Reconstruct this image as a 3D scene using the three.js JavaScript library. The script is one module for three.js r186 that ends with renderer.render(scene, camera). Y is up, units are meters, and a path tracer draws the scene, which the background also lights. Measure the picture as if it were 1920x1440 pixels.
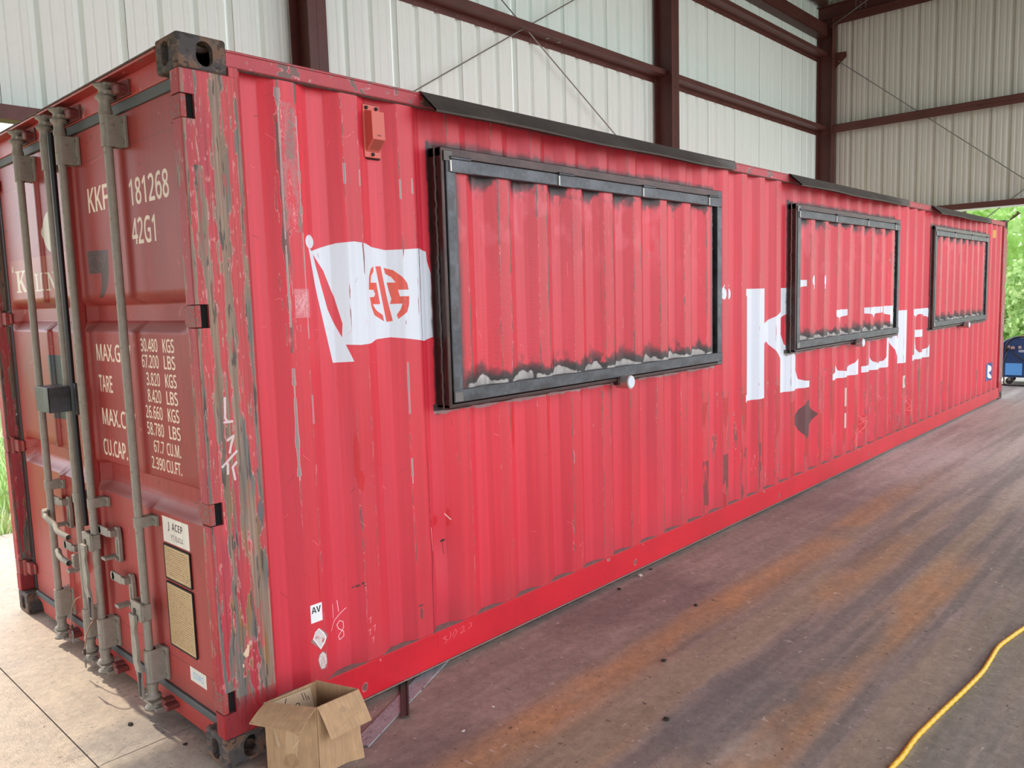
import * as THREE from 'three';
import { RoundedBoxGeometry } from 'three/addons/geometries/RoundedBoxGeometry.js';
import { mergeGeometries } from 'three/addons/utils/BufferGeometryUtils.js';
import { Brush, Evaluator, SUBTRACTION } from 'three-bvh-csg';

// ------------------------------------------------------------------ camera, sky, sun, exposure
const scene = new THREE.Scene();
const camera = new THREE.PerspectiveCamera(51.79, 1920 / 1440, 0.05, 300);
camera.position.set(-1.247, 1.6802, 2.6326);
camera.rotation.order = 'YXZ';
camera.rotation.set(-0.10766, -0.81939, -0.02929);

{ // hazy bright summer sky
  const W = 256, H = 128, d = new Float32Array(W * H * 4);
  for (let j = 0; j < H; j++) for (let i = 0; i < W; i++) {
    const el = ((j + 0.5) / H - 0.5) * Math.PI, t = Math.max(0, Math.sin(el));
    const a = Math.pow(1 - t, 3), k = 4 * (j * W + i);
    d[k] = 0.86 + 0.26 * a; d[k + 1] = 0.94 + 0.18 * a; d[k + 2] = 1.10 + 0.02 * a; d[k + 3] = 1;
    if (el < 0) { d[k] = 0.34; d[k + 1] = 0.35; d[k + 2] = 0.27; }
  }
  const sky = new THREE.DataTexture(d, W, H, THREE.RGBAFormat, THREE.FloatType);
  sky.mapping = THREE.EquirectangularReflectionMapping; sky.magFilter = THREE.LinearFilter; sky.needsUpdate = true;
  scene.background = sky; scene.environment = sky;
  scene.backgroundIntensity = 1.0; scene.environmentIntensity = 1.0;
}
const sun = new THREE.DirectionalLight(0xfff0d8, 1.2);
sun.position.set(4 - 0.8, 26, -31); sun.target.position.set(4, 0, 0);
sun.castShadow = true; sun.shadow.radius = 2; sun.shadow.mapSize.set(4096, 4096);
Object.assign(sun.shadow.camera, { left: -32, right: 32, top: 26, bottom: -26, near: 1, far: 90 });
scene.add(sun, sun.target);

const renderer = new THREE.WebGLRenderer({ antialias: true });
renderer.toneMapping = THREE.LinearToneMapping;
renderer.toneMappingExposure = 3.15;
renderer.shadowMap.enabled = true;

// ------------------------------------------------------------------ helpers
let seed = 7;
const rnd = () => { seed = (Math.imul(seed, 1664525) + 1013904223) | 0; return (seed >>> 0) / 4294967296; };
const rr = (a, b) => a + (b - a) * rnd();
const hash = (i, j) => { let h = Math.imul(i, 374761393) + Math.imul(j, 668265263) | 0; h = Math.imul(h ^ (h >>> 13), 1274126177); return ((h ^ (h >>> 16)) >>> 0) / 4294967296; };
function vn(x, y) {
  const i = Math.floor(x), j = Math.floor(y); let u = x - i, v = y - j; u = u * u * (3 - 2 * u); v = v * v * (3 - 2 * v);
  const a = hash(i, j), b = hash(i + 1, j), c = hash(i, j + 1), e = hash(i + 1, j + 1);
  return a + (b - a) * u + (c - a) * v + (a - b - c + e) * u * v;
}
const fbm = (x, y, o = 3) => { let s = 0, a = 0.5, t = 0; for (let k = 0; k < o; k++) { s += a * vn(x, y); t += a; a *= 0.5; x = x * 2.03 + 17.3; y = y * 2.03 + 9.1; } return s / t; };
const clamp = (v, a = 0, b = 1) => v < a ? a : v > b ? b : v;
const ss = (a, b, v) => { const t = clamp((v - a) / (b - a)); return t * t * (3 - 2 * t); };
const names = {};
function numbered(n) { const k = names[n] = (names[n] ?? -1) + 1; return k ? n + '_' + String(k).padStart(3, '0') : n; }
function mesh(name, geo, mat, parent, label) {
  if (Array.isArray(geo)) geo = join(geo);
  const m = new THREE.Mesh(geo, mat); m.castShadow = m.receiveShadow = true;
  m.name = parent && parent !== scene ? name : numbered(name);
  if (parent && parent !== scene) { const same = parent.children.filter((c) => c.name.replace(/_\d{3}$/, '') === name).length; if (same) m.name = name + '_' + String(same).padStart(3, '0'); }
  if (label) m.userData.label = label;
  (parent || scene).add(m); return m;
}
function group(name, parent, label) {
  const g = new THREE.Group(); g.name = parent ? name : numbered(name);
  if (parent) { const same = parent.children.filter((c) => c.name.replace(/_\d{3}$/, '') === name).length; if (same) g.name = name + '_' + String(same).padStart(3, '0'); }
  if (label) g.userData.label = label;
  (parent || scene).add(g); return g;
}
function tag(o, label, category, grp, kind) { o.userData.label = label; if (category) o.userData.category = category; if (grp) o.userData.group = grp; if (kind) o.userData.kind = kind; return o; }
function join(list) {
  const l = list.map((g) => { const h = g.index ? g.toNonIndexed() : g; for (const k of Object.keys(h.attributes)) if (!['position', 'normal', 'uv'].includes(k)) h.deleteAttribute(k); return h; });
  return l.length === 1 ? l[0] : mergeGeometries(l);
}
// a box given by its ranges, with small chamfers
function bx(x0, x1, y0, y1, z0, z1, r = 0.003) {
  const w = x1 - x0, h = y1 - y0, d = z1 - z0, m = Math.min(w, h, d);
  const g = r > 0 && m > 0.004 ? new RoundedBoxGeometry(w, h, d, 1, Math.min(r, m * 0.45)) : new THREE.BoxGeometry(w, h, d);
  return g.translate((x0 + x1) / 2, (y0 + y1) / 2, (z0 + z1) / 2);
}
function worldUV(g, s = 1) { // uv in metres from the dominant normal
  const h = g.index ? g.toNonIndexed() : g, p = h.attributes.position, n = h.attributes.normal, uv = new Float32Array(p.count * 2);
  for (let i = 0; i < p.count; i++) {
    const a = Math.abs(n.getX(i)), b = Math.abs(n.getY(i)), c = Math.abs(n.getZ(i));
    if (a >= b && a >= c) { uv[2 * i] = p.getZ(i) * s; uv[2 * i + 1] = p.getY(i) * s; } else if (b >= c) { uv[2 * i] = p.getX(i) * s; uv[2 * i + 1] = p.getZ(i) * s; } else { uv[2 * i] = p.getX(i) * s; uv[2 * i + 1] = p.getY(i) * s; }
  }
  h.setAttribute('uv', new THREE.BufferAttribute(uv, 2)); return h;
}
function planar(g, fu, fv) { const p = g.attributes.position, uv = new Float32Array(p.count * 2); for (let i = 0; i < p.count; i++) { uv[2 * i] = fu(p.getX(i), p.getY(i), p.getZ(i)); uv[2 * i + 1] = fv(p.getX(i), p.getY(i), p.getZ(i)); } g.setAttribute('uv', new THREE.BufferAttribute(uv, 2)); return g; }
const V = (x, y, z) => new THREE.Vector3(x, y, z);
function tube(pts, r, seg = 24, rad = 8, closed = false) { return new THREE.TubeGeometry(new THREE.CatmullRomCurve3(pts.map((p) => V(...p)), closed, 'catmullrom', 0.4), seg, r, rad, closed); }
function cyl(x, y, z, r0, r1, h, axis = 'y', seg = 20) { const g = new THREE.CylinderGeometry(r1, r0, h, seg); if (axis === 'x') g.rotateZ(-Math.PI / 2); if (axis === 'z') g.rotateX(Math.PI / 2); return g.translate(x, y, z); }
function canvas(w, h) { const c = document.createElement('canvas'); c.width = w; c.height = h; return c; }
function ctex(c, repeat) { const t = new THREE.CanvasTexture(c); t.colorSpace = THREE.SRGBColorSpace; t.magFilter = THREE.LinearFilter; if (repeat) { t.wrapS = t.wrapT = THREE.RepeatWrapping; t.repeat.set(repeat[0], repeat[1]); } return t; }
function pix(w, h, fn, srgb = true, repeat) { // fn(u, v, out) with v up
  const d = new Uint8Array(w * h * 4), o = [0, 0, 0];
  for (let j = 0; j < h; j++) for (let i = 0; i < w; i++) { fn((i + 0.5) / w, (j + 0.5) / h, o); const k = 4 * (j * w + i); d[k] = clamp(o[0], 0, 255); d[k + 1] = clamp(o[1], 0, 255); d[k + 2] = clamp(o[2], 0, 255); d[k + 3] = 255; }
  const t = new THREE.DataTexture(d, w, h); t.magFilter = THREE.LinearFilter; t.minFilter = THREE.LinearFilter; if (srgb) t.colorSpace = THREE.SRGBColorSpace;
  if (repeat) { t.wrapS = t.wrapT = THREE.RepeatWrapping; t.repeat.set(repeat[0], repeat[1]); }
  t.needsUpdate = true; return t;
}
const std = (o) => new THREE.MeshStandardMaterial({ side: THREE.DoubleSide, ...o });
const mixc = (o, r, g, b, t) => { o[0] += (r - o[0]) * t; o[1] += (g - o[1]) * t; o[2] += (b - o[2]) * t; };
// wrapped noise for repeating detail maps
function wn(u, v, n) { const x = u * n, y = v * n, i = Math.floor(x), j = Math.floor(y); let a = x - i, b = y - j; a = a * a * (3 - 2 * a); b = b * b * (3 - 2 * b); const q = (p, s) => hash(((p % n) + n) % n + 31 * n, ((s % n) + n) % n + 57); return (q(i, j) * (1 - a) + q(i + 1, j) * a) * (1 - b) + (q(i, j + 1) * (1 - a) + q(i + 1, j + 1) * a) * b; }
const grain = pix(512, 512, (u, v, o) => { const s = 255 * (0.45 * wn(u, v, 24) + 0.3 * wn(u, v, 90) + 0.25 * wn(u, v, 256)); o[0] = o[1] = o[2] = s; }, false, [1, 1]);
const grainAt = (rx, ry = rx) => { const t = grain.clone(); t.repeat.set(rx, ry); t.needsUpdate = true; return t; };

// ------------------------------------------------------------------ container constants
const PX = 0.371, PITCH = 0.279, FL = 0.075, SL = 0.068, IN = 0.072;   // outer flat, slope, inner flat, slope
const ZO = -0.010, ZI = -0.046;
const HATCH = [[1.125, 2.504], [4.80, 2.49], [8.475, 2.48]], HY0 = 1.195, HY1 = 2.345;
const SEAMS = [0.215, 1.028, 2.46, 3.86, 5.30, 6.70, 8.10, 9.50, 10.90, 11.985];
function profileZ(x) { let p = (x - PX) % PITCH; if (p < 0) p += PITCH; if (p < FL) return ZO; p -= FL; if (p < SL) return ZO + (ZI - ZO) * p / SL; p -= SL; if (p < IN) return ZI; p -= IN; return ZI + (ZO - ZI) * p / (PITCH - FL - SL - IN); }
const onFlat = (x) => { let p = (x - PX) % PITCH; if (p < 0) p += PITCH; return p; };

// ------------------------------------------------------------------ paint of the long side
const L = {
  K: '4.06,1.70 4.42,1.70 4.42,1.65 4.37,1.64 4.37,1.40 4.43,1.44 4.59,1.50 4.66,1.53 4.69,1.57 4.71,1.60 4.71,1.64 4.65,1.65 4.65,1.70 5.10,1.70 5.10,1.65 4.97,1.64 4.88,1.58 4.81,1.50 4.71,1.47 4.68,1.43 4.69,1.37 4.77,1.26 4.90,1.17 4.97,1.10 5.00,1.02 5.04,0.96 5.11,0.94 5.24,0.93 5.24,0.88 4.65,0.88 4.65,0.935 4.70,0.95 4.71,0.99 4.69,1.05 4.66,1.12 4.60,1.19 4.46,1.30 4.37,1.26 4.37,0.945 4.43,0.94 4.43,0.88 4.06,0.88 4.06,0.935 4.11,0.945 4.11,1.635 4.06,1.65',
  q1: '3.69,1.66 3.70,1.70 3.77,1.735 3.755,1.71 3.79,1.685 3.775,1.645 3.73,1.63', q2: '3.83,1.69 3.865,1.735 3.86,1.71 3.89,1.685 3.885,1.65 3.86,1.63 3.83,1.645',
  L: '5.69,1.44 5.96,1.44 5.96,1.385 5.86,1.37 5.83,1.32 5.82,1.10 5.84,1.01 5.89,0.955 6.03,0.94 6.12,0.96 6.30,1.03 6.37,1.10 6.36,0.885 5.69,0.885 5.69,0.94 5.755,0.955 5.775,1.00 5.765,1.32 5.75,1.37 5.69,1.385',
  I: '6.46,1.44 6.86,1.44 6.86,1.385 6.75,1.375 6.70,1.32 6.70,1.02 6.75,0.97 6.87,0.94 6.87,0.885 6.46,0.885 6.46,0.945 6.57,0.95 6.625,0.99 6.625,1.32 6.57,1.375 6.46,1.385',
  N: '6.93,1.44 7.19,1.44 7.43,1.13 7.46,1.18 7.46,1.37 7.41,1.385 7.41,1.44 7.76,1.44 7.76,1.38 7.725,1.355 7.725,0.885 7.52,0.885 7.44,0.94 7.18,1.22 7.19,0.885 6.93,0.885 6.93,0.945 7.04,0.955 7.085,1.00 7.085,1.35 6.93,1.38',
  E: '7.93,1.44 8.56,1.44 8.57,1.27 8.51,1.29 8.44,1.345 8.29,1.375 8.15,1.38 8.11,1.345 8.11,1.21 8.32,1.21 8.32,1.13 8.115,1.13 8.13,1.00 8.17,0.96 8.31,0.955 8.49,1.00 8.61,1.10 8.59,0.885 7.92,0.885 7.92,0.945 8.00,0.955 8.045,1.00 8.03,1.345 7.93,1.38',
};
const FLAG = '0.50,1.885 0.545,1.90 0.61,1.918 0.68,1.926 0.74,1.921 0.79,1.909 0.86,1.898 0.94,1.901 1.03,1.908 1.088,1.897 1.092,1.855 1.112,1.80 1.115,1.52 1.05,1.505 0.96,1.518 0.87,1.531 0.80,1.527 0.75,1.513 0.69,1.510 0.625,1.515 0.652,1.445 0.573,1.445 0.517,1.72 0.478,1.90';
const FGAP = '0.507,1.875 0.552,1.81 0.592,1.71 0.617,1.60 0.613,1.545 0.562,1.66';
const EMB = ['0.807,1.83 0.834,1.83 0.88,1.60 0.852,1.597', '0.797,1.829 0.776,1.818 0.758,1.785 0.752,1.733 0.79,1.733 0.80,1.715 0.792,1.703 0.757,1.702 0.768,1.66 0.79,1.628 0.84,1.60 0.834,1.627 0.805,1.645 0.78,1.673 0.823,1.673 0.808,1.762 0.769,1.762 0.776,1.79 0.795,1.806', '0.85,1.824 0.888,1.814 0.922,1.786 0.945,1.757 0.951,1.731 0.904,1.731 0.91,1.703 0.953,1.703 0.95,1.668 0.939,1.638 0.9,1.607 0.896,1.627 0.911,1.648 0.919,1.672 0.872,1.672 0.878,1.692 0.862,1.762 0.897,1.762 0.88,1.786 0.856,1.80'];
function poly(g, s, dx = 0, dy = 0) { g.beginPath(); s.split(' ').forEach((q, i) => { const [x, y] = q.split(',').map(Number); i ? g.lineTo(x + dx, y + dy) : g.moveTo(x + dx, y + dy); }); g.closePath(); g.fill(); }
function stroke(g, pts, w, col) { g.strokeStyle = col; g.lineWidth = w; g.lineCap = 'round'; g.lineJoin = 'round'; g.beginPath(); pts.forEach((p, i) => i ? g.lineTo(p[0], p[1]) : g.moveTo(p[0], p[1])); g.stroke(); }
function text(g, s, x, y, h, col, wScale = 1, font = 'sans-serif', weight = 'bold', align = 'left') {
  g.save(); g.translate(x, y); g.scale(wScale * h / 73, -h / 73); g.font = weight + ' 100px ' + font; g.textAlign = align; g.fillStyle = col; g.fillText(s, 0, 0); g.restore();
}
function blob(g, x, y, rx, ry, col, n = 14, jag = 0.35, sd = 1) { g.fillStyle = col; g.beginPath(); for (let i = 0; i < n; i++) { const a = i / n * 6.2832, k = 1 - jag * hash(i + sd * 91, sd * 13 + 5); g.lineTo(x + rx * k * Math.cos(a), y + ry * k * Math.sin(a)); } g.closePath(); g.fill(); }
const RED = [198, 41, 55];
function sidePaint(x0, x1, y0, y1, W, H, flap) {
  const c = canvas(W, H), g = c.getContext('2d'); const sx = W / (x1 - x0), sy = H / (y1 - y0);
  g.setTransform(sx, 0, 0, -sy, -x0 * sx, y1 * sy);
  g.fillStyle = `rgb(${RED})`; g.fillRect(x0, y0, x1 - x0, y1 - y0);
  const dy = flap ? 0.06 : 0, dx = flap ? -0.02 : 0;
  g.fillStyle = 'rgb(206,209,215)';
  poly(g, FLAG); g.beginPath(); g.ellipse(0.488, 1.92, 0.026, 0.026, 0, 0, 7); g.fill();
  g.fillStyle = `rgb(${RED})`; poly(g, FGAP);
  g.fillStyle = 'rgb(206,72,52)'; EMB.forEach((s) => poly(g, s));
  g.fillStyle = 'rgb(206,209,215)'; for (const k of 'KLINE') poly(g, L[k], dx, dy); for (const qx of [3.735, 3.862]) { g.beginPath(); g.ellipse(qx, 1.668, 0.034, 0.038, 0, 0, 7); g.fill(); poly(g, `${qx - 0.034},1.675 ${qx - 0.02},1.712 ${qx + 0.012},1.737 ${qx + 0.0},1.712 ${qx + 0.005},1.69`); }
  if (flap) { g.beginPath(); g.ellipse(5.185, 1.755, 0.036, 0.042, 0, 0, 7); g.fill(); poly(g, '5.22,1.75 5.205,1.705 5.16,1.68 5.18,1.705 5.178,1.73'); g.beginPath(); g.ellipse(5.41, 1.755, 0.016, 0.042, 0, 0, 7); g.fill(); g.fillRect(5.405, 1.685, 0.014, 0.03); }
  g.setTransform(1, 0, 0, 1, 0, 0);
  const im = g.getImageData(0, 0, W, H), d = im.data, o = [0, 0, 0];
  for (let j = 0; j < H; j++) {
    const y = y1 - (j + 0.5) / sy;
    for (let i = 0; i < W; i++) {
      const x = x0 + (i + 0.5) / sx, k = 4 * (j * W + i); o[0] = d[k]; o[1] = d[k + 1]; o[2] = d[k + 2];
      const white = o[1] > 120, p = onFlat(x), cell = Math.floor((x - PX) / PITCH);
      const n1 = fbm(x * 2.1, y * 0.9, 3), st = vn(x * 70, y * 1.1), st2 = vn(x * 190 + 7, y * 3.5), fine = hash(i, j + 17);
      const m = 1 + (white ? 0.3 : 1) * (0.16 * (n1 - 0.5) + 0.10 * (st - 0.5) + 0.05 * (st2 - 0.5)) + 0.03 * (fine - 0.5);
      o[0] *= m; o[1] *= m; o[2] *= m;
      if (!white) mixc(o, 188, 62, 74, 0.3 * ss(0.42, 0.72, fbm(x * 3 + 40, y * 1.2, 2)));             // faded chalky paint
      if (!white && p > FL + SL && p < FL + SL + IN) mixc(o, 206, 58, 72, 0.25);                          // valleys painted lighter, standing in for the light they catch
      if (!white && p < FL) mixc(o, 178, 46, 48, 0.25);                                                   // rubbed crests
      // wear on crest edges
      const e = Math.min(Math.abs(p), Math.abs(p - FL), Math.abs(p - PITCH));
      const zone = flap ? 0.45 : Math.max(0.02, (x < 0.55 && y > 1.5 ? 0.75 : 0), (x > 3.5 && x < 8.6 && y < 1.0 ? 0.85 : 0), (y > 2.1 ? 0.25 : 0), (x > 1.9 && x < 3.6 && y < 1.15 ? 0.45 : 0)) * (white ? 0.2 : 1);
      const wv = fbm(x * 34 + cell * 7, y * 3.1, 3) * 0.75 + 0.25 * vn(x * 160, y * 22) - ss(0.0, 0.014, e) * 0.33;
      const thr = 0.62 - 0.30 * zone;
      if (wv > thr) { if (wv > thr + 0.10) mixc(o, 98, 80, 72, 0.85); else if (wv > thr + 0.025) mixc(o, 150, 62, 58, 0.8); else mixc(o, 205, 150, 146, 0.6); }
      if (!white && !flap && p < FL + 0.03) { // darker touched-up and rubbed crest runs low on the middle of the wall
        const run = fbm(cell * 3.7 + x * 9, y * 2.0, 2); if (x > 3.4 && x < 8.6 && y < 0.95 && run > 0.53) mixc(o, 172, 12, 18, 0.8); if (x > 3.4 && y < 0.55 && run + 0.25 * (vn(x * 60, y * 14) - 0.5) < 0.34) mixc(o, 92, 46, 44, 0.7);
      }
      mixc(o, 120, 60, 56, 0.30 * ss(0.36, 0.17, y) * vn(x * 5, y * 9));                                  // dirt near the rail
      for (const [hx, hw] of HATCH) {
        if (x < hx - 0.25 || x > hx + hw + 0.25) continue;
        const scal = 0.5 + 0.5 * Math.cos((p - FL - SL - IN / 2) / PITCH * 6.2832), nz = fbm(x * 26, y * 22, 3);
        if (!flap) {
          const ox = Math.max(hx - x, x - hx - hw, 0), top = y - HY1, bot = HY0 - y;
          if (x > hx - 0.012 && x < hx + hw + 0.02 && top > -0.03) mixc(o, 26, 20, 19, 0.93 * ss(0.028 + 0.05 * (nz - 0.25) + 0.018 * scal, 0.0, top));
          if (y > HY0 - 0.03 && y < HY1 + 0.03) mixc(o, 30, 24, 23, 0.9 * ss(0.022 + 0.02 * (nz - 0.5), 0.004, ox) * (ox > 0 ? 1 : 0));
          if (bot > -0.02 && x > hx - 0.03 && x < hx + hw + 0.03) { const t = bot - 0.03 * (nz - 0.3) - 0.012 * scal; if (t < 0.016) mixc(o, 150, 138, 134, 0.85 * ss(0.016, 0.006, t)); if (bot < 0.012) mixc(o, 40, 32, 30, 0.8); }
        } else {
          const lx = x - hx, ty = HY1 - 0.106 - y, by = y - HY0 - 0.084, sp = ss(0.40, 0.62, vn(cell * 1.7 + 3, hx) * 0.6 + nz * 0.7);
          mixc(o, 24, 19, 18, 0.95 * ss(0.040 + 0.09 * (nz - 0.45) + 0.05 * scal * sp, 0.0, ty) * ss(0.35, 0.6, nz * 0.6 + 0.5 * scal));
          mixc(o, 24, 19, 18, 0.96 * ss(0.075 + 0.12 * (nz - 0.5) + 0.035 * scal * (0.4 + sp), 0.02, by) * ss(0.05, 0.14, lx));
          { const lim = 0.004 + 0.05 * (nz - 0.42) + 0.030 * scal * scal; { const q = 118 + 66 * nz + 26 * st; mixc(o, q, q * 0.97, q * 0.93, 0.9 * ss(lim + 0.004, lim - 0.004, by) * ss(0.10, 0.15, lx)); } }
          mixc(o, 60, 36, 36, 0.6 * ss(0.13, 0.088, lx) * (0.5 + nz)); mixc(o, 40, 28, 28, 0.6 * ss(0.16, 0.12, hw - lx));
          mixc(o, 226, 132, 140, 0.30 * ss(0.55, 0.75, fbm(x * 14 + 3, y * 7, 3)) * ss(1.7, 2.1, y));
        }
      }
      d[k] = o[0]; d[k + 1] = o[1]; d[k + 2] = o[2];
    }
  }
  g.putImageData(im, 0, 0); g.setTransform(sx, 0, 0, -sy, -x0 * sx, y1 * sy);
  g.fillStyle = 'rgba(70,18,22,0.75)'; if (!flap) g.fillRect(x1 - 0.003, y0, 0.003, 3);
  if (flap) { // scratches
    for (let q = 0; q < 90; q++) { const a = rr(x0, x1), b = rr(1.3, 2.2); stroke(g, [[a, b], [a + rr(-0.02, 0.02), b + rr(-0.09, 0.09)]], rr(0.0012, 0.003), `rgba(236,150,150,${rr(0.2, 0.6)})`); }
    return ctex(c);
  }
  // long chips with pale edges on the first crests
  const chip = (x, ya, yb, w) => { for (let y = ya; y > yb; y -= 0.016) { const k = w * (0.1 + 1.1 * vn(y * 24, x * 77)) * (vn(y * 11, x * 31) > 0.28 ? 1 : 0.15); g.fillStyle = 'rgba(214,180,176,0.9)'; g.fillRect(x - k / 2 - 0.0015, y - 0.016, k + 0.003, 0.017); g.fillStyle = 'rgba(140,122,118,0.95)'; g.fillRect(x - k / 2, y - 0.016, k, 0.017); } };
  chip(0.372, 2.42, 1.93, 0.004); chip(0.446, 2.38, 2.02, 0.0035); chip(0.372, 1.44, 1.02, 0.013); chip(0.449, 1.95, 1.56, 0.004); chip(0.372, 1.9, 1.6, 0.005); chip(0.449, 1.33, 1.22, 0.008); chip(0.651, 2.23, 2.15, 0.009); chip(0.724, 2.21, 2.15, 0.007); chip(0.93, 2.19, 2.12, 0.008); chip(0.93, 1.42, 1.2, 0.008); chip(0.995, 2.2, 2.14, 0.008); chip(0.222, 2.49, 1.94, 0.008); chip(0.93, 1.0, 0.9, 0.012); chip(0.372, 2.47, 2.42, 0.02); chip(0.447, 2.05, 1.99, 0.017); chip(0.447, 2.18, 2.14, 0.017);
  if (x0 < 0.4) for (let q = 0; q < 900; q++) { const yy = 1.95 + 0.47 * rnd(), xx = rr(0.376, 0.442), w = fbm(xx * 50, yy * 8, 2); if (w > 0.5) blob(g, xx, yy, 0.004 + 0.008 * rnd(), 0.004 + 0.012 * rnd(), w > 0.68 ? 'rgba(130,104,96,0.4)' : 'rgba(180,98,96,0.35)', 8, 0.5, q); else if (w < 0.36) stroke(g, [[xx, yy], [xx + rr(-0.01, 0.01), yy + rr(-0.02, 0.02)]], 0.0016, 'rgba(226,170,168,0.6)'); }
  for (let q = 0; q < 70; q++) { const a = rr(x0, x1), b = rr(0.25, 2.45), near = a < 3.5; stroke(g, [[a, b], [a + rr(-0.03, 0.03), b + rr(-0.03, 0.03)]], rr(0.0012, 0.0035), rnd() < 0.5 ? `rgba(236,140,140,${rr(0.2, 0.65)})` : `rgba(110,22,26,${rr(0.2, 0.55)})`); }
  g.fillStyle = 'rgba(206,150,152,0.55)'; g.fillRect(0.395, 1.63, 0.07, 0.11); for (let q = 0; q < 40; q++) stroke(g, [[0.395 + rr(0, 0.07), 1.63 + rr(0, 0.11)], [0.395 + rr(0, 0.07), 1.63 + rr(0, 0.11)]], 0.0012, 'rgba(232,190,192,0.5)');
  const bright = [[0.645, 1.05, 0.016, 0.13], [0.66, 0.95, 0.02, 0.05], [1.045, 0.6, 0.012, 0.1], [1.08, 0.68, 0.02, 0.03], [1.6, 1.05, 0.03, 0.14], [1.86, 1.05, 0.02, 0.16], [0.43, 0.6, 0.004, 0.12], [1.155, 0.68, 0.014, 0.05]];
  bright.forEach(([a, b, rx, ry], q) => blob(g, a, b, rx, ry, 'rgba(190,16,24,0.75)', 18, 0.3, q + 3));
  stroke(g, [[1.04, 0.66], [1.045, 0.6], [1.047, 0.55]], 0.006, 'rgba(226,190,186,0.9)'); stroke(g, [[1.14, 0.7], [1.165, 0.67]], 0.005, 'rgba(226,190,186,0.9)'); blob(g, 1.127, 0.575, 0.018, 0.007, 'rgb(40,26,24)', 10, 0.4, 9); stroke(g, [[1.125, 0.575], [1.13, 0.51]], 0.004, 'rgba(70,30,30,0.8)');
  // stencilled and chalked marks
  stroke(g, [[0.508, 0.465], [0.508, 0.405]], 0.0022, 'rgb(240,226,228)'); stroke(g, [[0.532, 0.472], [0.537, 0.423]], 0.0022, 'rgb(240,226,228)'); stroke(g, [[0.489, 0.36], [0.511, 0.39], [0.543, 0.413], [0.574, 0.428]], 0.0022, 'rgb(240,226,228)');
  stroke(g, [[0.556, 0.374], [0.54, 0.384], [0.525, 0.37], [0.532, 0.352], [0.556, 0.333], [0.556, 0.312], [0.535, 0.303], [0.53, 0.32], [0.557, 0.348], [0.556, 0.374]], 0.0022, 'rgb(240,226,228)');
  for (const [a, b] of [[0.66, 0.36], [0.68, 0.32], [0.655, 0.31], [0.67, 0.27]]) stroke(g, [[a, b], [a + 0.012, b + 0.006], [a + 0.006, b - 0.02]], 0.002, 'rgba(240,200,204,0.7)');
  g.fillStyle = 'rgb(226,226,224)'; g.fillRect(0.384, 0.43, 0.053, 0.074); text(g, 'AV', 0.41, 0.468, 0.026, 'rgb(24,24,24)', 0.95, 'sans-serif', 'bold', 'center');
  g.save(); g.translate(0.421, 0.357); g.rotate(Math.PI / 4); g.fillStyle = 'rgb(150,110,106)'; g.fillRect(-0.031, -0.031, 0.062, 0.062); g.restore();
  poly(g, '0.388,0.365 0.400,0.392 0.418,0.402 0.440,0.376 0.452,0.352 0.438,0.330 0.421,0.312 0.404,0.342'); g.fillStyle = 'rgb(200,188,182)'; poly(g, '0.392,0.366 0.402,0.390 0.418,0.398 0.436,0.374 0.447,0.352 0.434,0.334 0.421,0.318 0.407,0.344'); g.fillStyle = 'rgb(178,72,78)'; poly(g, '0.424,0.358 0.440,0.352 0.436,0.338 0.428,0.342 0.430,0.350'); g.fillStyle = 'rgba(176,130,124,0.8)'; poly(g, '0.395,0.368 0.412,0.360 0.420,0.366 0.404,0.374'); poly(g, '0.412,0.350 0.428,0.360 0.432,0.366 0.414,0.358'); for (let q = 0; q < 14; q++) stroke(g, [[rr(0.398, 0.438), rr(0.335, 0.388)], [rr(0.398, 0.438), rr(0.335, 0.388)]], 0.0015, 'rgba(226,220,214,0.5)');
  g.fillStyle = 'rgba(150,110,106,0.9)'; poly(g, '0.405,0.272 0.412,0.294 0.430,0.304 0.446,0.288 0.450,0.262 0.448,0.240 0.436,0.226 0.418,0.228 0.410,0.250'); g.fillStyle = 'rgb(204,193,186)'; poly(g, '0.409,0.272 0.415,0.291 0.429,0.299 0.443,0.285 0.446,0.262 0.445,0.243 0.434,0.231 0.420,0.232 0.413,0.250'); for (let q = 0; q < 26; q++) stroke(g, [[rr(0.414, 0.442), rr(0.236, 0.292)], [rr(0.414, 0.442), rr(0.236, 0.292)]], 0.0012, q % 3 ? 'rgba(160,140,134,0.5)' : 'rgba(170,90,92,0.5)'); g.fillStyle = 'rgba(176,80,84,0.8)'; poly(g, '0.436,0.240 0.446,0.246 0.444,0.236');
  for (let q = 0; q < 9; q++) blob(g, 0.6 + rr(0, 0.05), 0.515 + rr(-0.01, 0.01), 0.008, 0.005, 'rgba(84,46,44,0.7)', 8, 0.5, q + 20);
  blob(g, 0.945, 0.33, 0.016, 0.008, 'rgba(96,60,58,0.9)', 9, 0.4, 31); g.fillStyle = 'rgba(92,66,62,0.9)'; g.fillRect(0.94, 0.27, 0.012, 0.045);
  g.fillStyle = 'rgba(78,44,44,0.92)'; poly(g, '4.94,0.635 5.17,0.775 5.39,0.63 5.15,0.45');
  g.fillStyle = 'rgba(196,184,170,0.9)'; g.fillRect(5.98, 0.62, 0.09, 0.17); g.fillRect(5.98, 0.42, 0.09, 0.14); g.fillRect(7.62, 0.62, 0.13, 0.13); blob(g, 7.7, 0.69, 0.04, 0.05, 'rgba(110,84,70,0.9)', 9, 0.3, 55);
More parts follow.
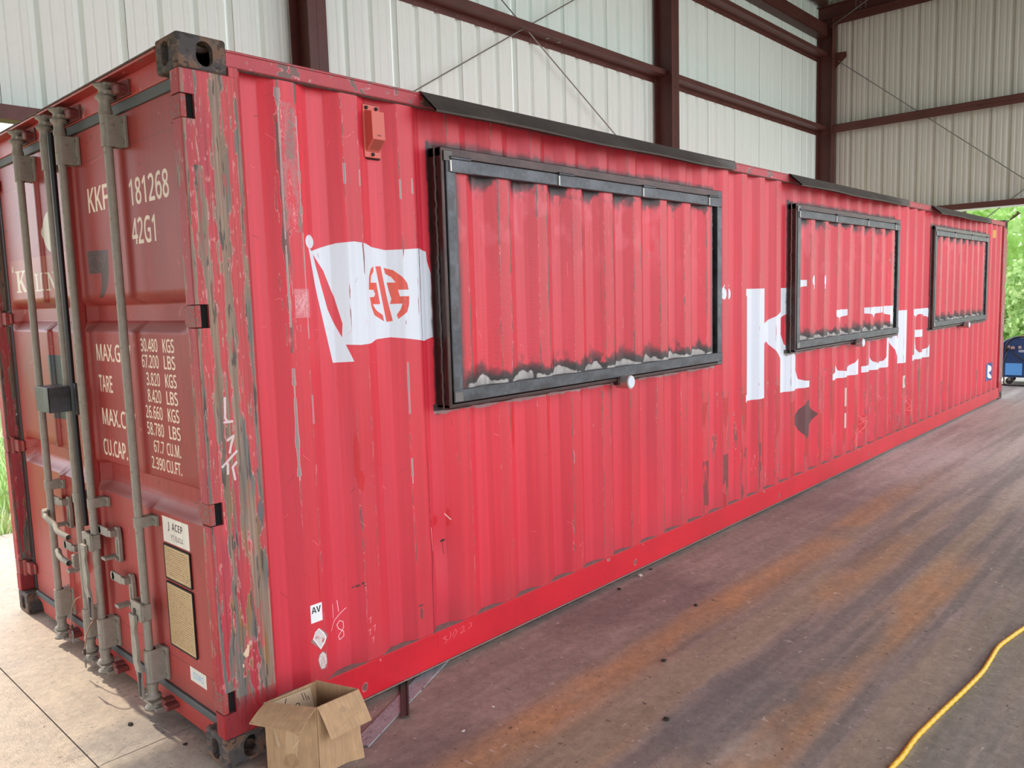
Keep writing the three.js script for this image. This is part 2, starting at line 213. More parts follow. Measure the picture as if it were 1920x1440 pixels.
  for (const [a, b, q] of [[6.95, 0.52, 1], [7.9, 0.38, 2], [6.5, 0.4, 3], [8.3, 0.3, 4], [6.3, 0.28, 5]]) { blob(g, a, b, 0.09, 0.12, 'rgba(188,22,30,0.75)', 12, 0.4, q + 60); for (let s = 0; s < 12; s++) stroke(g, [[a + rr(-0.08, 0.08), b + rr(-0.1, 0.1)], [a + rr(-0.08, 0.08), b + rr(-0.1, 0.1)]], 0.005, 'rgba(230,160,160,0.6)'); }
  g.fillStyle = 'rgb(38,66,120)'; g.fillRect(11.24, 0.335, 0.38, 0.245); // far corner badge
  text(g, 'R', 11.435, 0.358, 0.20, 'rgb(238,240,244)', 1.55, 'sans-serif', 'bold', 'center');
  g.fillStyle = 'rgb(206,150,60)'; g.fillRect(11.64, 1.42, 0.06, 0.15); g.fillRect(11.48, 2.32, 0.05, 0.11); g.fillStyle = 'rgb(226,222,214)'; g.fillRect(11.65, 1.2, 0.06, 0.11);
  return ctex(c);
}
const sideRes = [[896, 2048], [1280, 1792], [896, 1280], [896, 1280], [768, 1024], [768, 1024], [512, 768], [512, 768], [512, 768]];

// corrugated sheet facing +z; holes is a list of [x0, x1, y0, y1] left open; u, v run over the given range
function corrugated(x0, x1, ys, zoff, holes, ur, vr, dent) {
  const xs = [x0, x1]; const f = 0.004;
  for (let b = PX + PITCH * Math.floor((x0 - PX) / PITCH - 1); b < x1 + PITCH; b += PITCH) for (const q of [0, FL, FL + SL, FL + SL + IN]) for (const e of [-f, f]) if (b + q + e > x0 + 0.001 && b + q + e < x1 - 0.001) xs.push(b + q + e);
  for (const h of holes) for (const q of [h[0], h[1]]) if (q > x0 && q < x1) xs.push(q);
  xs.sort((a, b) => a - b);
  const pos = [], uv = [], idx = [], nx = xs.length;
  for (const y of ys) for (const x of xs) {
    let z = profileZ(x) + zoff + 0.0022 * (fbm(x * 2.2, y * 1.6, 2) - 0.5);
    if (dent) z += dent(x, y);
    pos.push(x, y, z); uv.push((x - ur[0]) / (ur[1] - ur[0]), (y - vr[0]) / (vr[1] - vr[0]));
  }
  for (let j = 0; j < ys.length - 1; j++) for (let i = 0; i < nx - 1; i++) {
    const cx = (xs[i] + xs[i + 1]) / 2, cy = (ys[j] + ys[j + 1]) / 2;
    if (holes.some((h) => cx > h[0] && cx < h[1] && cy > h[2] && cy < h[3])) continue;
    const a = j * nx + i, b = a + 1, c = a + nx, e = c + 1; idx.push(a, b, e, a, e, c);
  }
  const g = new THREE.BufferGeometry(); g.setAttribute('position', new THREE.Float32BufferAttribute(pos, 3)); g.setAttribute('uv', new THREE.Float32BufferAttribute(uv, 2)); g.setIndex(idx); g.computeVertexNormals(); return g;
}

// ------------------------------------------------------------------ materials
const M = {
  red: std({ color: new THREE.Color('rgb(190,34,46)'), roughness: 0.5, bumpMap: grainAt(3), bumpScale: 0.0006 }),
  railRed: null, doorRed: null,
  rust: std({ map: pix(512, 512, (u, v, o) => { const n = 0.5 * wn(u, v, 6) + 0.3 * wn(u, v, 19) + 0.2 * wn(u, v, 70); o[0] = 112; o[1] = 90; o[2] = 76; mixc(o, 72, 66, 64, ss(0.45, 0.62, n)); mixc(o, 112, 80, 60, 0.8 * ss(0.46, 0.34, n)); const q = wn(u + 0.37, v, 27); mixc(o, 50, 44, 42, 0.7 * ss(0.68, 0.8, q)); }, true, [3, 3]), roughness: 0.75, metalness: 0.15, bumpMap: grainAt(8), bumpScale: 0.0015 }),
  dust: std({ map: pix(256, 256, (u, v, o) => { const n = wn(u, v, 12) * 0.6 + wn(u, v, 60) * 0.4; o[0] = 112 + 34 * n; o[1] = 92 + 30 * n; o[2] = 86 + 28 * n; }, true, [4, 4]), roughness: 0.95 }),
  galv: std({ map: pix(512, 512, (u, v, o) => { const n = 0.5 * wn(u, v, 9) + 0.3 * wn(u, v, 40) + 0.2 * wn(u, v, 150); o[0] = 140 + 24 * n; o[1] = 134 + 23 * n; o[2] = 122 + 22 * n; mixc(o, 112, 88, 72, 0.35 * ss(0.74, 0.9, wn(u, v + 0.3, 14))); }, true, [4, 4]), roughness: 0.62, metalness: 0.25, bumpMap: grainAt(10), bumpScale: 0.0006 }),
  rubber: std({ color: 0x4c5150, roughness: 0.6 }),
  blackRubber: std({ color: 0x17181a, roughness: 0.35 }),
  mill: std({ map: pix(512, 512, (u, v, o) => { const n = 0.5 * wn(u, v, 5) + 0.3 * wn(u, v, 26) + 0.2 * wn(u, v, 120); o[0] = 58 + 44 * n; o[1] = 60 + 44 * n; o[2] = 62 + 46 * n; mixc(o, 48, 40, 38, 0.35 * ss(0.45, 0.85, wn(u + 0.2, v, 11))); mixc(o, 130, 130, 128, 0.2 * ss(0.86, 0.95, wn(u, v, 37))); }, true, [2, 2]), roughness: 0.42, metalness: 0.55, bumpMap: grainAt(8), bumpScale: 0.0004 }),
  millBrown: std({ map: pix(256, 256, (u, v, o) => { const n = 0.6 * wn(u, v, 6) + 0.4 * wn(u, v, 40); o[0] = 46 + 34 * n; o[1] = 30 + 28 * n; o[2] = 28 + 24 * n; }, true, [3, 3]), roughness: 0.38, metalness: 0.4 }),
  brightWeld: std({ color: 0xc9c6bf, roughness: 0.4, metalness: 0.3 }),
  weld: std({ color: 0x8d8a86, roughness: 0.4, metalness: 0.7, bumpMap: grainAt(30), bumpScale: 0.002 }),
  flash: std({ map: pix(256, 256, (u, v, o) => { const n = 0.6 * wn(u, v, 5) + 0.4 * wn(u, v, 30); o[0] = 66 + 30 * n; o[1] = 60 + 27 * n; o[2] = 55 + 25 * n; }, true, [1, 4]), roughness: 0.5, metalness: 0.3 }),
  vent: std({ color: new THREE.Color('rgb(203,96,82)'), roughness: 0.55 }),
  slot: std({ color: 0x060505, roughness: 1 }),  // near-black, stands in for shade in the hinge slots and casting hollows
  dark: std({ color: 0x1c1614, roughness: 0.8 }),
  chrome: std({ color: 0xb9b4ac, roughness: 0.3, metalness: 0.7 }),
  whiteCap: std({ color: 0xc9ced4, roughness: 0.4 }),
  maroon: std({ map: pix(256, 256, (u, v, o) => { const n = 0.6 * wn(u, v, 5) + 0.4 * wn(u, v, 40); o[0] = 78 + 18 * n; o[1] = 42 + 12 * n; o[2] = 36 + 11 * n; }, true, [1, 1]), roughness: 0.5 }),
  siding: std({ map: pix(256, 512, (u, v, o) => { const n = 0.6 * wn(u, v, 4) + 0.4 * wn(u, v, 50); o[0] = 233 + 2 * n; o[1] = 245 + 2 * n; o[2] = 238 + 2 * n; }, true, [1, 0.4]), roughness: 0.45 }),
  sidingShaded: std({ color: 0xc6c4b8, roughness: 0.45 }),  // same white siding greyed, with the end wall shade put into its colour
  sidingBlocker: std({ color: 0x5c554c, roughness: 0.6 }),  // dull brown for the added unseen walls, holds down fill light
  roofM: std({ color: 0x66665f, roughness: 0.5, metalness: 0.2 }),
  rod: std({ color: 0x8b8a84, roughness: 0.4, metalness: 0.5 }),
};
function redMap(base, wear, W = 1024, H = 512) { return pix(W, H, (u, v, o) => { const n = 0.5 * wn(u, v, 4) + 0.3 * wn(u, v, 17) + 0.2 * wn(u, v, 90); o[0] = base[0] * (0.9 + 0.2 * n); o[1] = base[1] * (0.9 + 0.2 * n); o[2] = base[2] * (0.9 + 0.2 * n); const q = 0.6 * wn(u + 0.3, v, 23) + 0.4 * wn(u, v + 0.2, 71); if (q > 1 - wear) mixc(o, 104, 84, 76, 0.9); else if (q > 0.97 - wear) mixc(o, 200, 150, 146, 0.7); }, true, [1, 1]); }
M.railRed = std({ map: redMap([192, 26, 40], 0.11), roughness: 0.38 });
M.topRail = std({ map: redMap([172, 54, 62], 0.36), roughness: 0.5, bumpMap: grainAt(6), bumpScale: 0.001 });
M.doorPlain = std({ map: redMap([168, 58, 52], 0.16), roughness: 0.42 });
M.keeper = std({ map: redMap([108, 44, 40], 0.3, 256, 256), roughness: 0.6 }); M.keeper.map.repeat.set(6, 6);
M.hingeRed = std({ map: redMap([150, 52, 48], 0.38, 256, 256), roughness: 0.6 }); M.hingeRed.map.repeat.set(6, 6);

// ================================================================== SHIPPING CONTAINER
const C = group('shipping_container');
tag(C, 'long red steel shipping container with white flag logo and three black-framed hatches in its side', 'container');
const evalr = new Evaluator(); evalr.attributes = ['position', 'normal', 'uv'];
function csg(geo, cuts) { let a = new Brush(geo); a.updateMatrixWorld(); for (const q of cuts) { const b = new Brush(q); b.updateMatrixWorld(); a = evalr.evaluate(a, b, SUBTRACTION); } const g = a.geometry; g.clearGroups(); return g; }

// -- corrugated long side, sheet by sheet
const holes = HATCH.map(([x, w]) => [x + 0.04, x + w - 0.03, HY0 + 0.03, HY1 - 0.03]);
const dentF = (x, y) => -0.02 * Math.exp(-((x - 1.10) ** 2) / 0.0022 - ((y - 0.56) ** 2) / 0.012) + 0.008 * Math.exp(-((x - 1.03) ** 2) / 0.0012 - ((y - 0.53) ** 2) / 0.006) - 0.022 * Math.exp(-((x - 1.1) ** 2) / 0.0016 - ((y - 0.19) ** 2) / 0.006) - 0.006 * Math.exp(-((x - 0.68) ** 2) / 0.003 - ((y - 0.95) ** 2) / 0.02);
for (let k = 0; k < 9; k++) {
  const a = SEAMS[k], b = SEAMS[k + 1], ys = [];
  for (let q = 0; q <= 48; q++) ys.push(0.165 + 2.345 * q / 48);
  for (const h of [HY0 + 0.03, HY1 - 0.03]) { let best = 0; ys.forEach((y, i) => { if (Math.abs(y - h) < Math.abs(ys[best] - h)) best = i; }); ys[best] = h; }
  const t = sidePaint(a, b, 0.165, 2.51, sideRes[k][0], sideRes[k][1], false);
  mesh('side_panel', corrugated(a, b + 0.004, ys, 0, holes, [a, b], [0.165, 2.51], dentF), std({ map: t, roughness: 0.46, bumpMap: grainAt(2, 3), bumpScale: 0.0005 }), C);
}
mesh('panel_weld', [bx(0.214, 0.224, 0.17, 2.5, -0.03, -0.006, 0.002)], M.red, C);
{ // far side, front end, roof and floor of the box
  const ys = [0.165, 2.51]; const g = corrugated(0.2, 11.99, ys, 0, [], [0, 12], [0, 2.5]); g.rotateY(Math.PI); g.translate(12.192, 0, -2.438);
  mesh('far_side_panel', g, M.red, C);
  const e = corrugated(0.15, 2.28, ys, 0, [], [0, 2.4], [0, 2.5]); e.rotateY(Math.PI / 2); e.translate(12.192 - 0.01, 0, 0); mesh('end_panel', e, M.red, C);
  mesh('roof_panel', [bx(0.19, 12.0, 2.535, 2.555, -2.40, -0.05, 0), bx(0.09, 0.2, 2.535, 2.555, -2.26, -0.18, 0), bx(11.99, 12.1, 2.535, 2.555, -2.26, -0.18, 0)], M.red, C);
  mesh('floor_deck', bx(0.12, 12.1, 0.13, 0.16, -2.37, -0.07, 0), M.dark, C);
}
// -- rails
for (const s of [0, 1]) {
  const f = (z) => s ? -2.438 - z : z, bz = (x0, x1, y0, y1, za, zb, r) => bx(x0, x1, y0, y1, Math.min(f(za), f(zb)), Math.max(f(za), f(zb)), r);
  const rail = mesh('bottom_side_rail', [worldUV(join([bz(0.17, 12.02, 0.028, 0.178, -0.010, -0.004, 0.002), bz(0.17, 12.02, 0.028, 0.034, -0.10, -0.004, 0.002)]), 0.5)], M.railRed, C);
  mesh('rail_ledge', worldUV(bz(0.17, 12.02, 0.1725, 0.1785, -0.075, -0.0105, 0)), M.dust, rail, 'dust-covered top flange');
  mesh('rail_lip', worldUV(bz(0.19, 12.02, 0.022, 0.0279, -0.03, -0.002, 0)), M.dust, rail, 'grimy lower lip');
  const top = mesh('top_side_rail', [worldUV(join([bz(0.17, 12.02, 2.503, 2.560, -0.062, -0.004, 0.006), bz(0.17, 12.02, 2.553, 2.563, -0.075, -0.001, 0.003)]))], M.topRail, C);
  if (!s) mesh('weld_seam', worldUV(tube([[0.19, 2.502, -0.012], [3, 2.502, -0.012], [7, 2.502, -0.012], [12, 2.502, -0.012]], 0.004, 60, 5)), M.rust, top);
}
{ // chalk numbers on the rail as thin worn strokes
  const c = canvas(512, 256), g = c.getContext('2d'); g.fillStyle = 'rgb(195,28,42)'; g.fillRect(0, 0, 512, 256); g.lineWidth = 5;
  const ln = (p) => stroke(g, p, 5, 'rgba(232,150,150,0.75)'); ln([[60, 120], [110, 100], [80, 140], [120, 170], [90, 220]]); ln([[170, 60], [165, 150], [140, 190]]); ln([[190, 150], [230, 60], [260, 110], [200, 190]]); ln([[300, 90], [345, 60], [350, 110], [300, 170], [370, 150]]); ln([[420, 50], [455, 70], [445, 130], [405, 150]]);
  const t = ctex(c); mesh('chalk_mark', planar(bx(1.03, 1.27, 0.10, 0.172, -0.0045, -0.0032, 0), (x) => (x - 1.03) / 0.24, (x, y) => (y - 0.10) / 0.072), std({ map: t, roughness: 0.4 }), C, 'faint pink chalk numbers');
}
// -- corner posts
const postTex = pix(512, 2048, (u, v, o) => {
  const x = u * 0.32, y = 0.118 + v * 2.355; const wob = 0.016 * (fbm(3, y * 3.2, 3) - 0.5);
  o[0] = 184; o[1] = 70; o[2] = 72; mixc(o, 168, 26, 36, ss(0.9, 0.3, y) * 0.8); mixc(o, 160, 58, 70, 0.6 * ss(0.4, 0.7, fbm(x * 18, y * 3, 3)));
  const st = vn(x * 260, y * 5), m = 0.88 + 0.2 * st; o[0] *= m; o[1] *= m; o[2] *= m;
  const n = 0.55 * fbm(x * 40, y * 6, 4) + 0.45 * fbm(x * 130, y * 16, 3);
  const band = (c, w) => 1 - Math.abs(x - c - wob) / w;
  const low = ss(1.5, 0.5, y);
  let b = Math.max(band(0.066 + 0.012 * Math.sin(y * 2.2), 0.026 + 0.010 * fbm(y * 2, 7, 2)) * (y < 2.16 ? 1 : 0.2), band(0.128 + 0.055 * low, 0.030 + 0.016 * fbm(y * 2.4, 3, 2) + 0.016 * low), band(0.098, 0.011) * ss(0.35, 0.6, vn(y * 3.3, 12)), x > 0.16 && x < 0.235 ? band(0.205, 0.018) * ss(0.45, 0.7, vn(y * 2.7, 44)) : 0, band(0.012, 0.010) * 0.8, 0.55 * low * ss(0.52, 0.7, fbm(x * 14, y * 5, 3)));
  if (x > 0.235) b = Math.max(0, 0.5 - (0.32 - x) / 0.06 + 0.3 * vn(y * 9, 2));
  const w = b + (n - 0.5) * 1.9;
  if (w > 0.40) { mixc(o, 132, 116, 98, 0.92); mixc(o, 100, 98, 94, 0.8 * ss(0.40, 0.68, fbm(x * 30, y * 2.6, 3))); mixc(o, 136, 96, 58, 0.75 * ss(0.5, 0.72, fbm(x * 55 + 9, y * 5, 3)) * (0.25 + low)); mixc(o, 62, 56, 52, 0.7 * ss(0.64, 0.76, fbm(x * 90, y * 12, 3))); mixc(o, 176, 76, 74, 0.7 * ss(0.66, 0.76, fbm(x * 70 + 31, y * 9, 3))); const k = 0.85 + 0.3 * st; o[0] *= k; o[1] *= k; o[2] *= k; }
  else if (w > 0.35) mixc(o, 196, 156, 148, 0.7); else if (w > 0.22 && n > 0.5) mixc(o, 150, 88, 74, 0.6); else if (fbm(x * 120, y * 34, 2) > 0.78) mixc(o, 204, 150, 144, 0.55);
  if (y < 0.26) mixc(o, 150, 12, 22, 0.7 * ss(0.30, 0.2, y + 0.1 * (n - 0.5)));
  // scrawled white paint marks
  const seg = (ax, ay, bx_, by_, wd) => { const dx = bx_ - ax, dy = by_ - ay, t = clamp(((x - ax) * dx + (y - ay) * dy) / (dx * dx + dy * dy)); return Math.hypot(x - ax - t * dx, y - ay - t * dy) < wd * (0.7 + 0.6 * n); };
  if ([[0.086, 1.36, 0.082, 1.29], [0.082, 1.29, 0.09, 1.275], [0.078, 1.275, 0.108, 1.275], [0.086, 1.21, 0.108, 1.222], [0.108, 1.222, 0.09, 1.165], [0.06, 1.118, 0.116, 1.165], [0.08, 1.125, 0.078, 1.09], [0.112, 1.125, 0.098, 1.11], [0.098, 1.11, 0.104, 1.065]].some((s) => seg(...s, 0.0045))) mixc(o, 216, 200, 200, 0.85);
  if (Math.hypot((x - 0.105 - (y - 0.42) * 0.4) / 0.012, (y - 0.42) / 0.05) < 1.9 * fbm(x * 90, y * 60, 2) - 0.2) mixc(o, 214, 196, 160, 0.9); if (Math.hypot((x - 0.125) / 0.02, (y - 0.455) / 0.02) < 0.6 + 0.5 * n) mixc(o, 190, 90, 110, 0.4);
  if (Math.hypot((x - 0.195) / 0.014, (y - 0.93) / 0.04) < 1) mixc(o, 88, 92, 94, 0.8);
});
M.post = std({ map: postTex, roughness: 0.6, metalness: 0.1, bumpMap: grainAt(3, 8), bumpScale: 0.001 });
const HY = [2.352, 1.650, 0.952, 0.252];
function postGeo() {
  const cuts = HY.map((y) => new THREE.BoxGeometry(0.060, 0.082, 0.30).translate(0.020, y, -0.02));
  const g = csg(bx(0, 0.216, 0.116, 2.475, -0.066, 0, 0.006), cuts);
  const inner = bx(0.10, 0.16, 0.116, 2.475, -0.14, -0.06, 0.004);
  const h = join([g, inner, bx(0.18, 0.216, 2.47, 2.506, -0.06, -0.002, 0.002)]); const nor = h.attributes.normal;
  const p = h.attributes.position, uv = new Float32Array(p.count * 2);
  for (let i = 0; i < p.count; i++) { uv[2 * i] = Math.abs(nor.getX(i)) > 0.7 ? (0.25 + -p.getZ(i) * 0.9) / 0.32 : p.getX(i) / 0.32; uv[2 * i + 1] = (p.getY(i) - 0.118) / 2.355; }
  h.setAttribute('uv', new THREE.BufferAttribute(uv, 2)); return h;
}
const pg = postGeo();
for (const [sx, sz, x, z] of [[1, 1, 0, 0], [1, -1, 0, -2.438], [-1, 1, 12.192, 0], [-1, -1, 12.192, -2.438]]) {
  const g = pg.clone(); g.scale(sx, 1, sz); g.translate(x, 0, z);
  if (sx * sz < 0) { const a = g.attributes; for (const k of Object.keys(a)) { const s = a[k].itemSize, r = a[k].array; for (let i = 0; i < r.length; i += 3 * s) for (let q = 0; q < s; q++) { const tt = r[i + s + q]; r[i + s + q] = r[i + 2 * s + q]; r[i + 2 * s + q] = tt; } } }
  const p = mesh('corner_post', g, M.post, C);
  if (x === 0 && z === 0) for (const y of HY) { const q = bx(0.022, 0.052, y - 0.0415, y + 0.0415, -0.10, -0.012, 0); q.scale(1, 1, sz); q.translate(0, 0, z); mesh('hinge_slot_shade', q, M.slot, p, 'black filler standing in for shade in the slot behind the hinge lug'); }  // near-black block painted in for the shade inside each hinge notch
}
// -- corner castings with their apertures
function stadium(w, h) { const s = new THREE.Shape(), r = w / 2; s.absarc(0, h / 2 - r, r, 0, Math.PI); s.absarc(0, -h / 2 + r, r, Math.PI, 2 * Math.PI); return s; }
function castingGeo() {
  const side = new THREE.ExtrudeGeometry(stadium(0.06, 0.082), { depth: 0.3, bevelEnabled: false, curveSegments: 10 }).translate(0.097, 0.060, -0.05);
  const end = new THREE.ExtrudeGeometry(stadium(0.056, 0.080), { depth: 0.3, bevelEnabled: false, curveSegments: 10 }).rotateY(Math.PI / 2).translate(-0.2, 0.058, -0.085);
  const topH = new THREE.ExtrudeGeometry(stadium(0.063, 0.124), { depth: 0.1, bevelEnabled: false, curveSegments: 10 }).rotateX(Math.PI / 2).rotateY(Math.PI / 2).translate(0.095, 0.05, -0.085);
  const hollow = new THREE.BoxGeometry(0.13, 0.072, 0.115).translate(0.094, 0.058, -0.083);
  return worldUV(csg(new RoundedBoxGeometry(0.178, 0.118, 0.162, 2, 0.011).translate(0.089, 0.059, -0.081), [hollow, side, end, topH]));
}
const cg = castingGeo();
for (const [x, z, sx, sz] of [[0, 0, 1, 1], [0, -2.438, 1, -1], [12.192, 0, -1, 1], [12.192, -2.438, -1, -1]]) for (const y of [0, 2.473]) {
  const g = cg.clone(); const a = g.attributes.position; g.scale(sx, y ? -1 : 1, sz); g.translate(x, y ? 2.591 : 0, z);
  if (sx * sz * (y ? -1 : 1) < 0) { const at = g.attributes; for (const k of Object.keys(at)) { const s = at[k].itemSize, r = at[k].array; for (let i = 0; i < r.length; i += 3 * s) for (let q = 0; q < s; q++) { const tt = r[i + s + q]; r[i + s + q] = r[i + 2 * s + q]; r[i + 2 * s + q] = tt; } } }
  const cc = mesh('corner_casting', g, M.rust, C);
  if (x === 0) { const q = join([bx(0.154, 0.158, 0.023, 0.093, -0.139, -0.027, 0), bx(0.032, 0.155, 0.023, 0.093, -0.1395, -0.1365, 0), bx(0.032, 0.155, 0.0905, 0.0935, -0.139, -0.027, 0)]); q.scale(sx, y ? -1 : 1, sz); q.translate(x, y ? 2.591 : 0, z); mesh('cavity_shade', q, M.slot, cc, 'black liner standing in for shade in the hollow'); }  // near-black plates stand in for shade inside the casting
}
// -- header and sill of the door end
mesh('door_header', [worldUV(join([bx(0.045, 0.12, 2.478, 2.558, -2.28, -0.155, 0.004), bx(-0.002, 0.10, 2.556, 2.566, -2.28, -0.155, 0.003)]), 0.6)], M.doorPlain, C);
mesh('header_lip', worldUV(bx(-0.004, 0.09, 2.5662, 2.573, -2.28, -0.155, 0.002)), M.rust, C);
{
  const s = new THREE.Shape(); const P = [[-2.28, 0.09], [-2.28, 0.115], [-0.155, 0.115], [-0.155, 0.09], [-0.235, 0.078], [-0.262, 0.026], [-2.176, 0.026], [-2.203, 0.078]]; P.forEach((p, i) => i ? s.lineTo(-p[0], p[1]) : s.moveTo(-p[0], p[1]));
  const g = new THREE.ExtrudeGeometry(s, { depth: 0.09, bevelEnabled: false }); g.rotateY(Math.PI / 2); g.translate(0.052, 0, 0);
  mesh('door_sill', worldUV(g, 0.6), M.doorPlain, C);
  mesh('front_sill', worldUV(bx(12.08, 12.18, 0.03, 0.16, -2.28, -0.155)), M.red, C); mesh('front_header', worldUV(bx(12.08, 12.18, 2.48, 2.56, -2.28, -0.155)), M.red, C);
}
// -- doors
const DOORC = [154, 52, 45];
function doorPaint(right) {
  const W = 1024, H = 2048, c = canvas(W, H), g = c.getContext('2d'), z0 = right ? -1.22 : -2.33, z1 = right ? -0.10 : -1.22, y0 = 0.10, y1 = 2.46;
  const sx = W / (z1 - z0), sy = H / (y1 - y0); g.setTransform(sx, 0, 0, -sy, -z0 * sx, y1 * sy);
  g.fillStyle = `rgb(${DOORC})`; g.fillRect(z0, y0, 2, 3); const ink = 'rgb(232,214,190)', T = (s, za, zb, yb, h) => { g.save(); g.font = '100px sans-serif'; g.restore(); g.font = '100px sans-serif'; const w = g.measureText(s).width; g.save(); g.translate(za, yb); g.scale((zb - za) / w, -h / 73); g.fillStyle = ink; g.fillText(s, 0, 0); g.strokeStyle = ink; g.lineWidth = 3; g.strokeText(s, 0, 0); g.restore(); };
  if (right) {
    T('KKFU', -1.065, -0.73, 2.100, 0.100); T('181268', -0.625, -0.262, 2.088, 0.098); T('42G1', -0.622, -0.385, 1.937, 0.098);
    T('MAX.G.W', -1.113, -0.73, 1.462, 0.072); T('TARE', -1.103, -0.95, 1.325, 0.072); T('MAX.C.W', -1.107, -0.735, 1.178, 0.072); T('CU.CAP.', -1.117, -0.845, 1.040, 0.070);
    const rows = [['30.480', 'KGS', 1.514], ['67.200', 'LBS', 1.450], ['3.820', 'KGS', 1.379], ['8.420', 'LBS', 1.312], ['26.660', 'KGS', 1.246], ['58.780', 'LBS', 1.178]];
    for (const [a, b, y] of rows) { const w = a.length > 5 ? 0.16 : 0.128; T(a, -0.628 + 0.162 - w, -0.466, y, 0.050); T(b, -0.425, -0.320, y, 0.050); }
    T('67.7', -0.575, -0.475, 1.109, 0.048); T('CU.M.', -0.455, -0.328, 1.109, 0.048); T('2.390', -0.606, -0.478, 1.040, 0.048); T('CU.FT.', -0.470, -0.330, 1.040, 0.048);
    g.fillStyle = 'rgb(74,52,46)'; g.beginPath(); g.moveTo(-1.112, 1.939); g.lineTo(-0.878, 1.932); g.lineTo(-0.885, 1.86); g.quadraticCurveTo(-0.90, 1.77, -0.975, 1.735); g.lineTo(-1.02, 1.735); g.quadraticCurveTo(-0.965, 1.78, -0.975, 1.84); g.lineTo(-1.108, 1.84); g.fill();
    for (let q = 0; q < 26; q++) blob(g, rr(-1.1, -0.9), rr(1.84, 1.935), 0.006, 0.004, 'rgba(150,96,84,0.8)', 7, 0.4, q);
    g.fillStyle = 'rgb(226,220,206)'; g.save(); g.transform(1, -0.0, 0, 1, 0, 0); g.fillRect(-0.548, 0.745, 0.233, 0.106); g.restore();
    text(g, 'J  ACEP', -0.432, 0.803, 0.030, 'rgb(40,38,36)', 0.95, 'sans-serif', 'bold', 'center'); text(g, 'YT/8404', -0.425, 0.759, 0.024, 'rgb(60,58,54)', 0.9, 'sans-serif', 'normal', 'center');
    g.fillStyle = 'rgb(224,218,206)'; g.fillRect(-0.395, 0.202, 0.137, 0.060); text(g, 'CIMC', -0.327, 0.219, 0.026, 'rgb(150,190,214)', 1.0, 'sans-serif', 'bold', 'center');
  } else {
    g.fillStyle = 'rgb(176,92,74)'; g.fillRect(-2.235, 1.742, 0.95, 0.21);
    text(g, '“', -2.215, 1.84, 0.09, 'rgb(226,214,184)', 0.55, 'serif', 'bold'); text(g, 'K', -2.165, 1.785, 0.115, 'rgb(226,214,184)', 1.55, 'serif', 'bold'); text(g, '” LINE', -1.99, 1.785, 0.088, 'rgb(226,214,184)', 1.45, 'serif', 'bold');
    g.fillStyle = 'rgb(226,220,196)'; g.beginPath(); g.ellipse(-1.545, 2.06, 0.125, 0.098, 0, 0, 7); g.fill();
    g.save(); g.translate(-2.03, 1.385); g.rotate(Math.PI / 4); g.fillStyle = 'rgb(146,70,66)'; g.fillRect(-0.117, -0.117, 0.234, 0.234); g.restore();
    g.fillStyle = 'rgb(50,62,68)'; g.fillRect(-1.765, 1.155, 0.30, 0.315);
    g.fillStyle = 'rgba(206,150,146,0.8)'; g.fillRect(-1.98, 0.55, 0.05, 0.035);
  }
  g.setTransform(1, 0, 0, 1, 0, 0); const im = g.getImageData(0, 0, W, H), d = im.data, o = [0, 0, 0];
  for (let j = 0; j < H; j++) for (let i = 0; i < W; i++) {
    const z = z0 + (i + 0.5) / sx, y = y1 - (j + 0.5) / sy, k = 4 * (j * W + i); o[0] = d[k]; o[1] = d[k + 1]; o[2] = d[k + 2]; const ink2 = o[1] > 110;
    const n = fbm(z * 3, y * 2, 3), s = vn(z * 60, y * 2.2), m = 1 + 0.14 * (n - 0.5) + 0.07 * (s - 0.5) + 0.03 * (hash(i, j) - 0.5); o[0] *= m; o[1] *= m; o[2] *= m;
    if (!ink2) { mixc(o, 190, 84, 80, 0.35 * ss(1.2, 0.3, y)); mixc(o, 132, 40, 36, 0.35 * ss(0.55, 0.75, fbm(z * 7, y * 2.5, 3))); const q = fbm(z * 26, y * 26, 2); if (q > 0.88) mixc(o, 196, 120, 110, 0.4); if (q < 0.10) mixc(o, 90, 46, 40, 0.6);  // lower door painted pinker and lighter, like light bounced off the floor
      if (y > 1.59 && y < 1.625 || y > 0.868 && y < 0.905) mixc(o, 150, 104, 98, 0.55); mixc(o, 120, 70, 62, 0.4 * ss(0.22, 0.12, y)); }
    d[k] = o[0]; d[k + 1] = o[1]; d[k + 2] = o[2];
  }
  g.putImageData(im, 0, 0); g.setTransform(sx, 0, 0, -sy, -z0 * sx, y1 * sy);
  const zz = right ? [-1.2, -0.19] : [-2.28, -1.25];
  stroke(g, [[zz[0], 2.312], [zz[1], 2.318]], 0.003, 'rgba(110,44,38,0.8)'); stroke(g, [[zz[0], 0.262], [zz[1], 0.262]], 0.003, 'rgba(110,44,38,0.8)');
  stroke(g, [[zz[0] + 0.2, 2.30], [zz[0] + 0.55, 2.33]], 0.002, 'rgba(226,160,150,0.6)');
  for (let q = 0; q < 60; q++) { const a = rr(zz[0], zz[1]), b = rr(0.2, 2.4); stroke(g, [[a, b], [a + rr(-0.015, 0.015), b + rr(-0.04, 0.04)]], rr(0.001, 0.0025), rnd() < 0.6 ? 'rgba(224,160,150,0.5)' : 'rgba(90,34,30,0.5)'); }
  return ctex(c);
}
